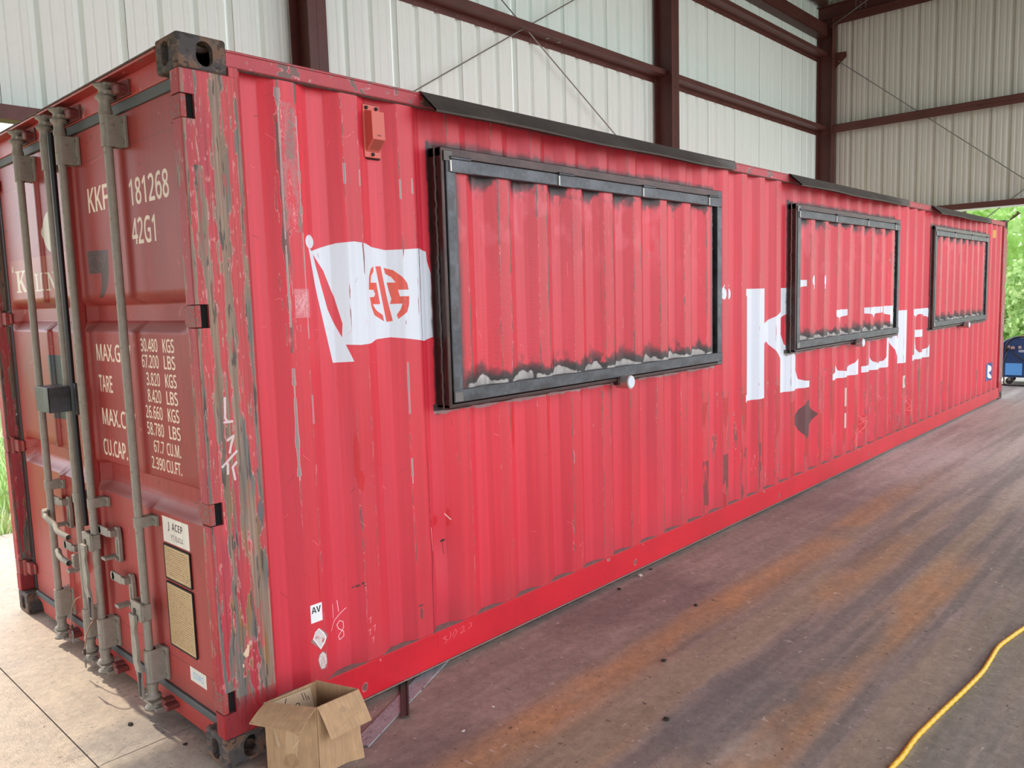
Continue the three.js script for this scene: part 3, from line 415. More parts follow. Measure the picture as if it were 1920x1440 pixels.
function doorLeaf(right) {
  const za = right ? -1.205 : -2.285, zb = right ? -0.150 : -1.232; const y0 = 0.125, y1 = 2.452;
  const XF = 0.062, DP = 0.042;
  const ra = right ? -1.185 : -2.262, rb = right ? -0.186 : -1.275;
  const swz = right ? [-0.715, -1.205 + 0.62] : [-1.735, -99];
  const ribs = right ? [-0.665, -1.17] : [-1.70, -1.285];
  const ysB = [y0, 0.866, 0.868, 0.905, 0.945, 0.985, 0.99, 1.012, 1.5, 1.594, 1.632, 1.705, 1.727, 2.3, y1], zsB = [za, ra, ra + 0.03, rb - 0.03, rb, zb];
  for (let q = 1; q < 40; q++) ysB.push(y0 + (y1 - y0) * q / 40); for (const r of ribs) for (let q = -6; q <= 6; q++) zsB.push(r + q * 0.006); for (let q = 1; q < 12; q++) zsB.push(ra + (rb - ra) * q / 12);
  const ys = [...new Set(ysB)].sort((a, b) => a - b), zs = [...new Set(zsB)].filter((z) => z >= za && z <= zb).sort((a, b) => a - b);
  const rec = (y, a, b, c, e) => y <= a || y >= e ? 0 : y < b ? (y - a) / (b - a) : y > c ? (e - y) / (e - c) : 1;
  const depth = (y, z) => {
    const side = clamp((z - ra) / 0.03) * clamp((rb - z) / 0.03);
    let d = DP * side * Math.max(rec(y, 1.594, 1.632, 1.705, 1.727), rec(y, 0.868, 0.905, 0.99, 1.012));
    for (const r of ribs) { const t = Math.abs(z - r) / 0.033; if (t < 1) d -= 0.016 * Math.sqrt(1 - t * t) * ss(0.13, 0.2, y) * ss(2.40, 2.31, y) * (1 - Math.max(rec(y, 1.594, 1.632, 1.705, 1.727), rec(y, 0.868, 0.905, 0.99, 1.012))); }
    return d + 0.002 * (fbm(y * 2.5, z * 2.5, 2) - 0.5);
  };
  const pos = [], uv = [], idx = [], n = zs.length; const t0 = right ? -1.22 : -2.33, t1 = right ? -0.10 : -1.22;
  for (const y of ys) for (const z of zs) { pos.push(XF + depth(y, z), y, z); uv.push((z - t0) / (t1 - t0), (y - 0.10) / 2.36); }
  for (let j = 0; j < ys.length - 1; j++) for (let i = 0; i < n - 1; i++) { const a = j * n + i; idx.push(a, a + 1, a + n + 1, a, a + n + 1, a + n); }
  const g = new THREE.BufferGeometry(); g.setAttribute('position', new THREE.Float32BufferAttribute(pos, 3)); g.setAttribute('uv', new THREE.Float32BufferAttribute(uv, 2)); g.setIndex(idx); g.computeVertexNormals();
  const back = planar(bx(XF + 0.052, XF + 0.056, y0, y1, za, zb, 0), () => 0.5, () => 0.5);
  const edges = [bx(XF + 0.002, XF + 0.054, y0, y1, zb - 0.004, zb, 0), bx(XF + 0.002, XF + 0.054, y0, y1, za, za + 0.004, 0), bx(XF + 0.002, XF + 0.054, y1 - 0.004, y1, za, zb, 0), bx(XF + 0.002, XF + 0.054, y0, y0 + 0.004, za, zb, 0)].map((q) => planar(q, () => 0.02, (x, y) => (y - 0.1) / 2.36));
  return join([g, back, ...edges]);
}
function lathe(pts, x, y, z, seg = 18) { return new THREE.LatheGeometry(pts.map((p) => new THREE.Vector2(p[0], p[1])), seg).translate(x, y, z); }
function plate(shapePts, t, holesR = []) { const s = new THREE.Shape(); shapePts.forEach((p, i) => i ? s.lineTo(p[0], p[1]) : s.moveTo(p[0], p[1])); for (const h of holesR) { const q = new THREE.Path(); q.absarc(h[0], h[1], h[2], 0, 7); s.holes.push(q); } return new THREE.ExtrudeGeometry(s, { depth: t, bevelEnabled: true, bevelSize: 0.0015, bevelThickness: 0.0015, bevelSegments: 1 }); }
// shapes drawn in (z, y) become plates lying parallel to the door; zc grows towards the long side
const zPlate = (pts, t, x, holesR) => { const g = plate(pts.map((p) => [-p[0], p[1]]), t, holesR?.map((h) => [-h[0], h[1], h[2]])); g.rotateY(Math.PI / 2); return g.translate(x, 0, 0); };
function lockingBar(door, zb, xb, right) {
  mesh('locking_bar', worldUV(cyl(xb, 1.305, zb, 0.0165, 0.0165, 2.17, 'y', 20), 1), M.galv, door);
  for (const [y0, y1] of [[2.305, 2.425], [0.145, 0.285]]) {
    const yc = (y0 + y1) / 2, h = y1 - y0;
    const br = [cyl(xb, yc, zb, 0.023, 0.023, h, 'y', 24), bx(xb, 0.058, y0, y1, zb - 0.023, zb + 0.023, 0.001), bx(0.048, 0.062, y0, y1, zb - 0.04, zb + 0.045, 0.004)];
    const b = mesh('bearing_bracket', worldUV(join(br)), M.galv, door);
    for (const yy of [y0 + 0.022, y1 - 0.022]) mesh('bolt', cyl(0.046, yy, zb + 0.034, 0.008, 0.007, 0.008, 'x', 10), M.galv, b);
  }
  const g1 = [cyl(xb, 0.822, zb, 0.0205, 0.0205, 0.045, 'y', 20), bx(xb, 0.056, 0.800, 0.844, zb - 0.0205, zb + 0.0205, 0.001), bx(0.046, 0.062, 0.800, 0.844, zb - 0.03, zb + 0.05, 0.004)];
  const gd = mesh('bar_guide', worldUV(join(g1)), M.galv, door); mesh('bolt', cyl(0.044, 0.822, zb + 0.037, 0.008, 0.007, 0.008, 'x', 10), M.galv, gd);
  // cam ends: spool collars and hooked jaw
  const prof = [[0, 0], [0.024, 0], [0.026, 0.012], [0.021, 0.03], [0.022, 0.052], [0.032, 0.058], [0.034, 0.068], [0.022, 0.076], [0.020, 0.094], [0.034, 0.104], [0.037, 0.114], [0, 0.118]];
  mesh('cam_end', worldUV(join([lathe(prof, xb, 2.425, zb), bx(xb - 0.01, xb + 0.035, 2.497, 2.512, zb - 0.02, zb + 0.048, 0.004), bx(xb - 0.012, xb + 0.03, 2.528, 2.542, zb - 0.042, zb + 0.04, 0.004)])), M.galv, door);
  mesh('cam_end', worldUV(join([lathe(prof.map((p) => [p[0], -p[1]]).reverse(), xb, 0.147, zb), bx(xb - 0.03, xb + 0.03, 0.062, 0.074, zb - 0.035, zb + 0.05, 0.004), bx(xb - 0.012, xb + 0.03, 0.030, 0.042, zb - 0.04, zb + 0.045, 0.004)])), M.galv, door);
}
const doorR = mesh('door', doorLeaf(true), std({ map: doorPaint(true), roughness: 0.52, bumpMap: grainAt(3), bumpScale: 0.0004 }), C, 'right door leaf with white weight markings');
const doorL = mesh('door', doorLeaf(false), std({ map: doorPaint(false), roughness: 0.36, bumpMap: grainAt(3), bumpScale: 0.0004 }), C, 'left door leaf with faded logo');
lockingBar(doorR, -0.625, 0.0, true); lockingBar(doorR, -1.135, 0.0, true); lockingBar(doorL, -1.320, 0.0, false); lockingBar(doorL, -1.715, 0.0, false);
for (const [d, za, zb] of [[doorR, -1.205, -0.150], [doorL, -2.285, -1.232]]) {
  mesh('gasket', [bx(0.050, 0.075, 2.440, 2.482, za, zb, 0.006)], M.rubber, d, 'grey-green rubber seal along the top');
  mesh('gasket', [bx(0.048, 0.072, 0.098, 0.130, za, zb, 0.006)], M.rubber, d, 'grey rubber seal along the bottom');
}
mesh('gasket', [bx(0.055, 0.085, 0.13, 2.45, -0.150, -0.100, 0.006)], M.blackRubber, doorR); mesh('gasket', [bx(0.055, 0.085, 0.13, 2.45, -2.338, -2.285, 0.006)], M.blackRubber, doorL);
mesh('centre_seal', tube([[0.03, 2.455, -1.222], [0.004, 2.44, -1.236], [-0.004, 2.40, -1.240], [-0.004, 1.6, -1.240], [-0.004, 1.1, -1.244], [0.0, 0.70, -1.240]], 0.013, 60, 10), M.blackRubber, doorR, 'black rubber tube between the doors');
mesh('edge_strip', bx(0.030, 0.062, 0.14, 2.44, -1.232, -1.190, 0.004), M.doorPlain, doorR);
// hinges: lug in the post notch, strap onto the door
for (const [d, s, off] of [[doorR, 1, 0], [doorL, -1, -2.438]]) for (const y of HY) {
  const z = (v) => off + s * v, B = (x0, x1, y0, y1, a, b, r) => bx(x0, x1, y0, y1, Math.min(z(a), z(b)), Math.max(z(a), z(b)), r);
  mesh('hinge', worldUV(join([B(0.001, 0.023, y - 0.039, y + 0.039, -0.070, -0.002, 0.004), B(0.030, 0.058, y - 0.034, y + 0.034, -0.150, -0.066, 0.006), B(0.048, 0.060, y - 0.028, y + 0.028, -0.178, -0.140, 0.004), cyl(0.030, y, z(-0.078), 0.013, 0.013, 0.09, 'y', 14)])), M.hingeRed, d);
}
// handles, hubs, catches
function handle(door, zb, yh, len) {
  const hub = mesh('handle_hub', worldUV(join([bx(-0.030, -0.018, yh - 0.046, yh + 0.034, zb - 0.075, zb + 0.018, 0.003), bx(-0.030, 0.012, yh - 0.046, yh + 0.034, zb - 0.080, zb - 0.072, 0.003), bx(-0.024, 0.014, yh - 0.040, yh + 0.028, zb + 0.010, zb + 0.024, 0.003)])), M.galv, door);
  mesh('handle_pin', cyl(-0.031, yh - 0.006, zb - 0.040, 0.012, 0.012, 0.006, 'x', 14), M.rust, door);
  const pts = [[zb - 0.066, yh - 0.02], [zb - 0.014, yh - 0.02], [zb - 0.014, yh - 0.05], [zb - 0.028, yh - 0.085], [zb - 0.020, yh - 0.12], [zb - 0.014, yh - 0.17], [zb - 0.020, yh - 0.215], [zb + 0.0, yh - 0.25], [zb + 0.002, yh - len], [zb - 0.022, yh - len], [zb - 0.030, yh - 0.28], [zb - 0.060, yh - 0.235], [zb - 0.064, yh - 0.17], [zb - 0.060, yh - 0.08]];
  mesh('handle', worldUV(zPlate(pts, 0.010, -0.044, [[zb - 0.038, yh - 0.165, 0.007], [zb - 0.038, yh - 0.185, 0.004], [zb - 0.038, yh - 0.145, 0.004]])), M.galv, door);
  mesh('handle_grip', worldUV(join([bx(-0.049, -0.040, yh - len + 0.01, yh - 0.255, zb - 0.014, zb - 0.008, 0.002), bx(-0.049, -0.040, yh - len + 0.01, yh - 0.255, zb - 0.004, zb + 0.002, 0.002)])), M.mill, door, 'ribbed dark grip');
}
handle(doorR, -0.625, 0.455, 0.37); handle(doorR, -1.135, 0.650, 0.36);
function handleCatch(door, z, y) { // slotted plate with hooked tongue
  const o = [[z - 0.016, y - 0.075], [z + 0.016, y - 0.075], [z + 0.02, y - 0.06], [z + 0.02, y + 0.055], [z + 0.012, y + 0.078], [z - 0.012, y + 0.078], [z - 0.02, y + 0.055], [z - 0.02, y - 0.06]];
  const s = new THREE.Shape(); o.forEach((p, i) => i ? s.lineTo(-p[0], p[1]) : s.moveTo(-p[0], p[1])); const h = new THREE.Path(); [[-z - 0.008, y - 0.045], [-z + 0.008, y - 0.045], [-z + 0.008, y + 0.025], [-z - 0.008, y + 0.025]].forEach((p, i) => i ? h.lineTo(...p) : h.moveTo(...p)); s.holes.push(h);
  const g = new THREE.ExtrudeGeometry(s, { depth: 0.012, bevelEnabled: true, bevelSize: 0.002, bevelThickness: 0.002, bevelSegments: 1 }); g.rotateY(Math.PI / 2); g.translate(0.042, 0, 0);
  const k = mesh('handle_catch', worldUV(join([g, cyl(0.036, y + 0.058, z, 0.012, 0.010, 0.014, 'x', 12), cyl(0.036, y - 0.062, z, 0.009, 0.008, 0.012, 'x', 12)])), M.galv, door);
  mesh('catch_tongue', worldUV(join([bx(0.010, 0.020, y + 0.036, y + 0.078, z - 0.125, z - 0.02, 0.005), bx(0.012, 0.045, y + 0.040, y + 0.070, z - 0.03, z + 0.01, 0.004), cyl(0.015, y + 0.057, z - 0.118, 0.021, 0.021, 0.010, 'x', 16)])), M.galv, door); mesh('catch_rest', worldUV(bx(-0.012, 0.045, y - 0.064, y - 0.050, z - 0.055, z - 0.01, 0.003)), M.galv, door);
}
handleCatch(doorR, -1.000 + 0.005, 0.645); handleCatch(doorR, -0.880, 0.455); handleCatch(doorL, -1.600, 0.690); handleCatch(doorL, -1.480, 0.480);
mesh('handle', worldUV(join([bx(-0.04, -0.02, 0.66, 0.70, -1.735, -1.69, 0.004), tube([[-0.03, 0.68, -1.70], [-0.045, 0.675, -1.64], [-0.035, 0.655, -1.56], [-0.05, 0.64, -1.47], [-0.04, 0.63, -1.36]], 0.013, 24, 8), bx(-0.03, 0.0, 0.655, 0.70, -1.76, -1.72, 0.005)])), M.galv, doorL, 'bent steel handle across the catch');
mesh('handle_hub', worldUV(join([bx(-0.02, 0.02, 0.47, 0.53, -1.42, -1.39, 0.004), tube([[-0.02, 0.515, -1.60], [-0.035, 0.50, -1.52], [-0.03, 0.49, -1.42]], 0.014, 12, 8)])), M.galv, doorL);
{ // welded lock box
  mesh('lock_box', worldUV(join([bx(-0.100, -0.004, 1.341, 1.345, -1.425, -1.255, 0), bx(-0.104, -0.098, 1.232, 1.345, -1.425, -1.250, 0.002), bx(-0.104, -0.004, 1.232, 1.345, -1.256, -1.250, 0.002), bx(-0.104, -0.004, 1.232, 1.345, -1.425, -1.419, 0.002), bx(-0.006, 0.006, 1.215, 1.36, -1.27, -1.21, 0.002)])), M.mill, doorL, 'welded steel padlock box');
}
// data plates
for (const [y0, y1] of [[0.598, 0.735], [0.315, 0.578]]) {
  const W = 256, H = Math.round(256 * (y1 - y0) / 0.225), c = canvas(W, H), g = c.getContext('2d'); g.fillStyle = 'rgb(196,168,124)'; g.fillRect(0, 0, W, H);
  for (let r = 14; r < H - 10; r += 11) { let x = 14; while (x < W - 16) { const w = 4 + rnd() * 16; g.fillStyle = `rgba(92,70,44,${0.35 + 0.4 * rnd()})`; g.fillRect(x, r, Math.min(w, W - 16 - x), 4); x += w + 4; } }
  for (let q = 0; q < 500; q++) { g.fillStyle = `rgba(${rnd() < 0.5 ? '110,84,52' : '222,206,170'},0.35)`; g.fillRect(rnd() * W, rnd() * H, 1 + rnd() * 7, 1 + rnd() * 5); }
  const p = mesh('data_plate', planar(bx(0.0555, 0.0585, y0, y1, -0.537, -0.313, 0), (x, y, z) => (z + 0.537) / 0.224, (x, y) => (y - y0) / (y1 - y0)), std({ map: ctex(c), roughness: 0.55, metalness: 0.2 }), doorR, 'brassy data plate with small print');
  mesh('plate_border', join([bx(0.0545, 0.0590, y0 - 0.004, y0 + 0.002, -0.540, -0.310, 0), bx(0.0545, 0.0590, y1 - 0.002, y1 + 0.004, -0.540, -0.310, 0), bx(0.0545, 0.0590, y0, y1, -0.541, -0.536, 0), bx(0.0545, 0.0590, y0, y1, -0.315, -0.309, 0)]), M.dark, doorR);
}
// keepers on header and sill
for (const z of [-0.625, -1.135, -1.320, -1.715]) { mesh('cam_keeper', worldUV(join([bx(0.008, 0.05, 2.495, 2.535, z + 0.045, z + 0.085, 0.006), bx(0.0, 0.05, 2.485, 2.520, z + 0.08, z + 0.13, 0.008), bx(0.035, 0.05, 2.482, 2.54, z - 0.08, z + 0.14, 0.003)])), M.keeper, C); mesh('cam_keeper', worldUV(join([bx(0.008, 0.056, 0.052, 0.085, z + 0.05, z + 0.09, 0.006), bx(0.0, 0.056, 0.05, 0.075, z + 0.085, z + 0.125, 0.008)])), M.keeper, C); }
// ventilator
{
  const v = group('ventilator', C, 'faded salmon-red vent cover with screws');
  mesh('back_plate', bx(0.766, 0.848, 2.268, 2.478, -0.046, -0.026, 0.003), M.vent, v); mesh('plate_dark_rim', bx(0.762, 0.852, 2.264, 2.482, -0.047, -0.036, 0.002), M.dark, v);  // slightly larger dark plate edging the back plate
  const s = new THREE.Shape(); [[-0.026, 2.452], [0.016, 2.442], [0.018, 2.335], [-0.026, 2.292]].forEach((p, i) => i ? s.lineTo(-p[0], p[1]) : s.moveTo(-p[0], p[1]));
  const g = new THREE.ExtrudeGeometry(s, { depth: 0.060, bevelEnabled: true, bevelSize: 0.002, bevelThickness: 0.002, bevelSegments: 2 }); g.rotateY(Math.PI / 2); g.translate(0.777, 0, 0); mesh('vent_hood', g, M.vent, v);
  const dots = []; for (let i = 0; i < 9; i++) for (let j = 0; j < 8; j++) { const t = (j + 0.5) / 8, y = 2.298 + 0.034 * t, z = -0.0205 + 0.036 * t; dots.push(new THREE.CircleGeometry(0.0018, 6).rotateX(0.78).translate(0.785 + i * 0.0058, y, z + 0.0035)); }
  mesh('vent_perforation', dots, M.dark, v).userData.kind = 'stuff'; mesh('slot', bx(0.798, 0.818, 2.346, 2.353, 0.018, 0.0205, 0), M.hingeRed, v);
  for (const [x, y] of [[0.782, 2.464], [0.832, 2.464], [0.806, 2.281]]) mesh('screw', cyl(x, y, -0.024, 0.008, 0.007, 0.008, 'z', 10), M.dark, v);
}
// hatches and their drip flashings
HATCH.forEach(([hx, hw], k) => {
  const H = group('serving_hatch', C, ['large black-framed hatch beside the flag', 'black-framed hatch cut through the lettering', 'farthest black-framed hatch'][k]);
  const ww = (list, s = 1) => worldUV(join(list), s), x1 = hx + hw;
  mesh('frame_bar', ww([bx(hx, hx + 0.022, HY0, HY1, -0.05, 0.032, 0.006)]), M.millBrown, H); mesh('frame_bar', ww([bx(x1 - 0.062, x1, HY0, HY1, -0.05, 0.032, 0.005)]), M.mill, H);
  mesh('frame_bar', ww([bx(hx, x1, HY1 - 0.044, HY1, -0.05, 0.031, 0.005)]), M.millBrown, H); mesh('frame_bar', ww([bx(hx, x1, HY0, HY0 + 0.020, -0.05, 0.031, 0.005)]), M.millBrown, H);
  mesh('flap_bar', ww([bx(hx + 0.027, hx + 0.086, HY0 + 0.024, HY1 - 0.046, -0.01, 0.036, 0.005)]), M.mill, H); mesh('flap_bar', ww([bx(hx + 0.027, x1 - 0.004, HY0 + 0.024, HY0 + 0.084, -0.012, 0.038, 0.005)]), M.mill, H);
  mesh('flap_bar', ww([bx(hx + 0.050, x1 - 0.008, HY1 - 0.106, HY1 - 0.046, -0.01, 0.038, 0.005)]), M.mill, H); mesh('flap_bar', ww([bx(x1 - 0.135, x1 - 0.112, HY0 + 0.08, HY1 - 0.104, -0.04, 0.016, 0.003)]), M.millBrown, H);
  const ys = []; for (let q = 0; q <= 20; q++) ys.push(HY0 + 0.080 + (HY1 - 0.100 - HY0 - 0.080) * q / 20);
  const res = [[1536, 768], [1024, 512], [768, 384]][k];
  const t = sidePaint(hx + 0.05, x1 - 0.05, HY0 + 0.07, HY1 - 0.09, res[0], res[1], true);
  mesh('flap_sheet', corrugated(hx + 0.080, x1 - 0.120, ys, 0.034, [], [hx + 0.05, x1 - 0.05], [HY0 + 0.07, HY1 - 0.09]), std({ map: t, roughness: 0.42, bumpMap: grainAt(5), bumpScale: 0.0006 }), H, 'red corrugated flap scorched along its edges');
  // ragged closing plates between flap crests and the top strip, weld beads round the frame
  const wb = []; const zig = (xa, ya, xb, yb, n, z) => { const p = []; for (let q = 0; q <= n; q++) p.push([xa + (xb - xa) * q / n + rr(-0.0025, 0.0025), ya + (yb - ya) * q / n + rr(-0.0025, 0.0025), z + rr(-0.002, 0.002)]); wb.push(tube(p, 0.0045, n * 3, 5)); };
  zig(hx - 0.004, HY0, hx - 0.004, HY1, 60, -0.004); mesh('weld_bead', ww(wb.splice(0)), M.weld, H); zig(hx, HY1 + 0.002, x1, HY1 + 0.002, 80, -0.012); zig(hx, HY0 - 0.003, x1, HY0 - 0.003, 80, -0.010); zig(x1 + 0.002, HY0, x1 + 0.002, HY1, 40, -0.012);
  mesh('weld_bead', ww(wb), M.mill, H);
  const wl = []; { const p = []; for (let q = 0; q <= 60; q++) p.push([x1 - 0.108 + rr(-0.004, 0.004), HY0 + 0.09 + 0.95 * q / 60, 0.012 + rr(-0.003, 0.003)]); wl.push(tube(p, 0.004, 120, 5)); }
  mesh('weld_bead', ww(wl), M.weld, H);
  for (const lx of [0.055, 0.80, 1.56, 2.32]) {
    const hxx = hx + lx, w = Math.min(0.13, hw - lx - 0.012);
    mesh('hinge', ww([bx(hxx, hxx + w, HY1 - 0.107, HY1 - 0.050, 0.037, 0.0415, 0.0015), cyl(hxx + w * 0.42, HY1 - 0.045, 0.038, 0.0085, 0.0085, w * 0.95, 'x', 12)]), M.mill, H);
    mesh('weld_tab', ww([bx(hxx - 0.009, hxx - 0.001, HY1 - 0.104, HY1 - 0.056, 0.037, 0.045, 0.001)]), M.brightWeld, H);
  }
  for (const [cxn, cyn] of [[hx + 0.052, HY0 + 0.050], [hx + 0.036, HY1 - 0.038]]) mesh('ground_weld', ww([bx(cxn - 0.022, cxn + 0.028, cyn - 0.022, cyn + 0.022, 0.034, 0.0395, 0.002)]), M.weld, H);
  const kx = hx + 1.335; // latch stub with pale end cap
  const kn = mesh('latch_knob', ww([cyl(kx, HY0 - 0.004, 0.045, 0.038, 0.038, 0.09, 'z', 28)]), M.chrome, H, 'round steel latch stub');
  mesh('end_cap', cyl(kx, HY0 - 0.004, 0.0915, 0.033, 0.032, 0.006, 'z', 28), M.whiteCap, kn, 'pale disc'); mesh('latch_stem', bx(kx - 0.05, kx + 0.01, HY0 - 0.02, HY0 + 0.02, 0.0, 0.04, 0.004), M.millBrown, H);
});
for (const [a, b] of [[1.05, 3.86], [4.74, 7.62], [8.44, 11.15]]) { // bent drip strip hung from the top rail
  const n = 40, pos = [], idx = [], uv = [], sec = (x) => { const e = ss(b, b - 0.9, x), w = 0.004 * Math.sin(x * 5); return [[2.566, -0.03], [2.566, 0.004], [2.560 - 0.004 * (1 - e), 0.010], [2.478 + 0.035 * (1 - e) + w, 0.018 + 0.084 * e], [2.470 + 0.035 * (1 - e) + w, 0.016 + 0.082 * e], [2.553, 0.004], [2.560, -0.03]]; };
  for (let i = 0; i <= n; i++) { const x = a + (b - a) * i / n, s = sec(x); s.forEach((q, j) => { pos.push(x, q[0], q[1]); uv.push(x, j * 0.05); }); }
  for (let i = 0; i < n; i++) for (let j = 0; j < 6; j++) { const p = i * 7 + j; idx.push(p, p + 1, p + 8, p, p + 8, p + 7); }
  const g = new THREE.BufferGeometry(); g.setAttribute('position', new THREE.Float32BufferAttribute(pos, 3)); g.setAttribute('uv', new THREE.Float32BufferAttribute(uv, 2)); g.setIndex(idx); const h = g.toNonIndexed(); h.computeVertexNormals();
  mesh('drip_flashing', h, M.flash, C, 'dark bent metal drip strip over a hatch');
}

// ================================================================== FLOOR
const floorRGB = (x, z, o, i = 0, j = 0) => {
  const n1 = fbm(x * 0.9, z * 0.9 + 3, 4), n2 = fbm(x * 5, z * 9, 3), n3 = fbm(x * 38, z * 38, 2), n4 = fbm(x * 110, z * 110, 2), lng = fbm(x * 0.45 + 5, z * 7.5, 4), fineS = fbm(x * 1.6, z * 26, 3);
  o[0] = 132; o[1] = 117; o[2] = 106; mixc(o, 114, 100, 94, 0.8 * ss(0.40, 0.62, n1)); mixc(o, 156, 134, 124, 0.35 * ss(0.5, 0.75, n2));
  const farGlare = ss(4.2, 7.8, x);
  if (z > -0.6) {
    const wob = 0.10 * (fbm(x * 0.6, 3.3, 2) - 0.5);
    const bnd = (c, w, e) => ss(w + e, w - e, Math.abs(z - c - wob));
    const b1 = bnd(0.63, 0.10, 0.07) * ss(0.22, 0.42, fbm(x * 1.0, z * 3 + 8, 3)) * ss(7.5, 4.5, x) * ss(-0.2, 0.6, x);
    const b2 = bnd(1.40, 0.11, 0.05) * ss(0.28, 0.46, fbm(x * 0.9 + 9, z * 3, 3)) * ss(4.4, 3.5, x);
    const b3 = 0.75 * bnd(1.0, 0.10, 0.10) * ss(0.36, 0.54, fbm(x * 0.8 + 2, z * 5, 3)) * ss(6, 3, x);
    const mid = ss(0.45, 0.75, z);
    mixc(o, 140, 122, 98, 0.65 * mid * ss(0.46, 0.60, lng));
    mixc(o, 104, 98, 90, 0.65 * mid * ss(0.48, 0.36, lng));
    mixc(o, 98, 90, 84, 0.65 * ss(0.05, 0.02, Math.abs(z - 0.80 - wob)) * ss(0.3, 0.5, vn(x * 0.8, 4)));
    mixc(o, 172, 124, 82, 0.75 * clamp(b1 + b2 + b3) * (0.7 + 0.6 * (n2 - 0.3)));
    mixc(o, 104, 102, 98, 0.6 * ss(0.03, -0.02, Math.abs(z - 1.17) - 0.13 + 0.16 * (n2 - 0.5)) * ss(1.05, 1.25, x) * ss(2.2, 1.7, x));
    mixc(o, 160, 146, 130, 0.5 * ss(0.08, -0.04, Math.hypot((x - 1.30) * 0.6, z - 1.36) - 0.06 + 0.1 * (n2 - 0.5)));
    mixc(o, 120, 112, 98, 0.6 * ss(1.55, 1.9, z));
    mixc(o, 150, 128, 118, 0.6 * ss(0.62, 0.5, z) * ss(0.16, 0.05, Math.hypot((x - 0.98) * 0.7, z - 0.44) + 0.12 * (n2 - 0.5)));
    const sm = 1 + 0.16 * (fineS - 0.5); o[0] *= sm; o[1] *= sm; o[2] *= sm;
  }
  mixc(o, 192, 182, 174, 0.9 * farGlare * clamp(0.35 + 1.1 * (lng - 0.2)));  // far floor paled, glare from the bright outside put into its colour
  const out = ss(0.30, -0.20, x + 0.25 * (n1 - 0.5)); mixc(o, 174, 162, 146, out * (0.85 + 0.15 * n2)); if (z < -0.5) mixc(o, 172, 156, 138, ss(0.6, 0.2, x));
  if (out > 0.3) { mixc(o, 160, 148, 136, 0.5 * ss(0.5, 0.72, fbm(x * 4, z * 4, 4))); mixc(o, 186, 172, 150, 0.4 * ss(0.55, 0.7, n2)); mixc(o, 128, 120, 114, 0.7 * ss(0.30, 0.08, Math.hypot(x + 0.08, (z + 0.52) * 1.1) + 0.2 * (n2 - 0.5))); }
  const m = 0.91 + 0.18 * n3 + 0.12 * n4 + 0.08 * (hash(i, j + 71) - 0.5); o[0] *= m; o[1] *= m; o[2] *= m;
  const sp = vn(x * 46, z * 46), sp2 = vn(x * 80 + 31, z * 80), sp3 = vn(x * 24 + 11, z * 31); if (sp > 0.95) mixc(o, 206, 190, 178, 0.5); if (sp2 < 0.045) mixc(o, 58, 48, 44, 0.65); if (sp3 < 0.022) mixc(o, 66, 56, 50, 0.6);
  const cr = Math.abs(fbm(x * 1.5 + 20, z * 1.5, 4) - 0.5); if (cr < 0.0010) mixc(o, 90, 76, 68, 0.25);
  const scr = fbm(x * 3.1 + 60, z * 15, 4); if (scr > 0.78) mixc(o, 176, 158, 148, 0.2);
};
const FL0 = group('floor'); tag(FL0, 'stained brown concrete floor slab with saw-cut joints under the shed', 'floor', null, 'structure');
const floorBump = grainAt(3.5);
const slabX = [-12.5, -6.4, -0.3, 5.8, 11.9, 18.0], slabZ = [-4.25, -0.41, 2.64, 5.69];
for (let a = 0; a < 5; a++) for (let b = 0; b < 3; b++) {
  const x0 = slabX[a], x1 = slabX[a + 1], z0 = slabZ[b], z1 = slabZ[b + 1];
  const r = a === 2 && b === 1 ? [2048, 1536] : a === 3 && b === 1 ? [1024, 640] : a === 1 && b < 2 ? [640, 1024] : a === 2 && b === 0 ? [1280, 1024] : [256, 160];
  const X0 = a === 1 ? -1.8 : x0, W = x1 - X0; // near the joint only the last metres of the outer slab need full detail
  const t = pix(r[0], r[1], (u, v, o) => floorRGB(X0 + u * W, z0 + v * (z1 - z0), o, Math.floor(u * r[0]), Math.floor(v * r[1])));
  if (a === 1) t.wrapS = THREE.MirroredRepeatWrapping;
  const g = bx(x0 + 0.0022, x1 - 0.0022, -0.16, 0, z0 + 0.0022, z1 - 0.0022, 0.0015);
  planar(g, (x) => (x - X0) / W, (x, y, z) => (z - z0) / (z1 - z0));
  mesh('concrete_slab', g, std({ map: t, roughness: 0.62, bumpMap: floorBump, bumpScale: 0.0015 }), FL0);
}
mesh('joint_filler', bx(-12.5, 18, -0.2, -0.006, -4.25, 5.69, 0), std({ color: 0x2a2522, roughness: 1 }), FL0);

// ================================================================== SHED: back wall, end wall, columns, roof
const WZ = -3.955, WX = 15.23;
function ribbed(w, y0, y1) { // one siding sheet, ribs bulging outwards (-z); u along x
  const P = []; for (let k = 0; k < 3; k++) { const c = k * 0.3048; P.push([c, 0.036], [c + 0.017, 0.036], [c + 0.043, 0]); for (const q of [0.1016, 0.2032]) P.push([c + q - 0.020, 0], [c + q - 0.010, 0.005], [c + q + 0.010, 0.005], [c + q + 0.020, 0]); P.push([c + 0.3048 - 0.043, 0], [c + 0.3048 - 0.017, 0.036]); } P.push([0.9144, 0.036]);
  const pos = [], uv = [], idx = []; for (let i = 0; i < P.length - 1; i++) { const a = P[i], b = P[i + 1], n = pos.length / 3; for (const [p, y] of [[a, y0], [b, y0], [b, y1], [a, y1]]) { pos.push(p[0], y, -p[1]); uv.push(p[0], y); } idx.push(n, n + 1, n + 2, n, n + 2, n + 3); }
  const g = new THREE.BufferGeometry(); g.setAttribute('position', new THREE.Float32BufferAttribute(pos, 3)); g.setAttribute('uv', new THREE.Float32BufferAttribute(uv, 2)); g.setIndex(idx); g.computeVertexNormals(); return g;
}
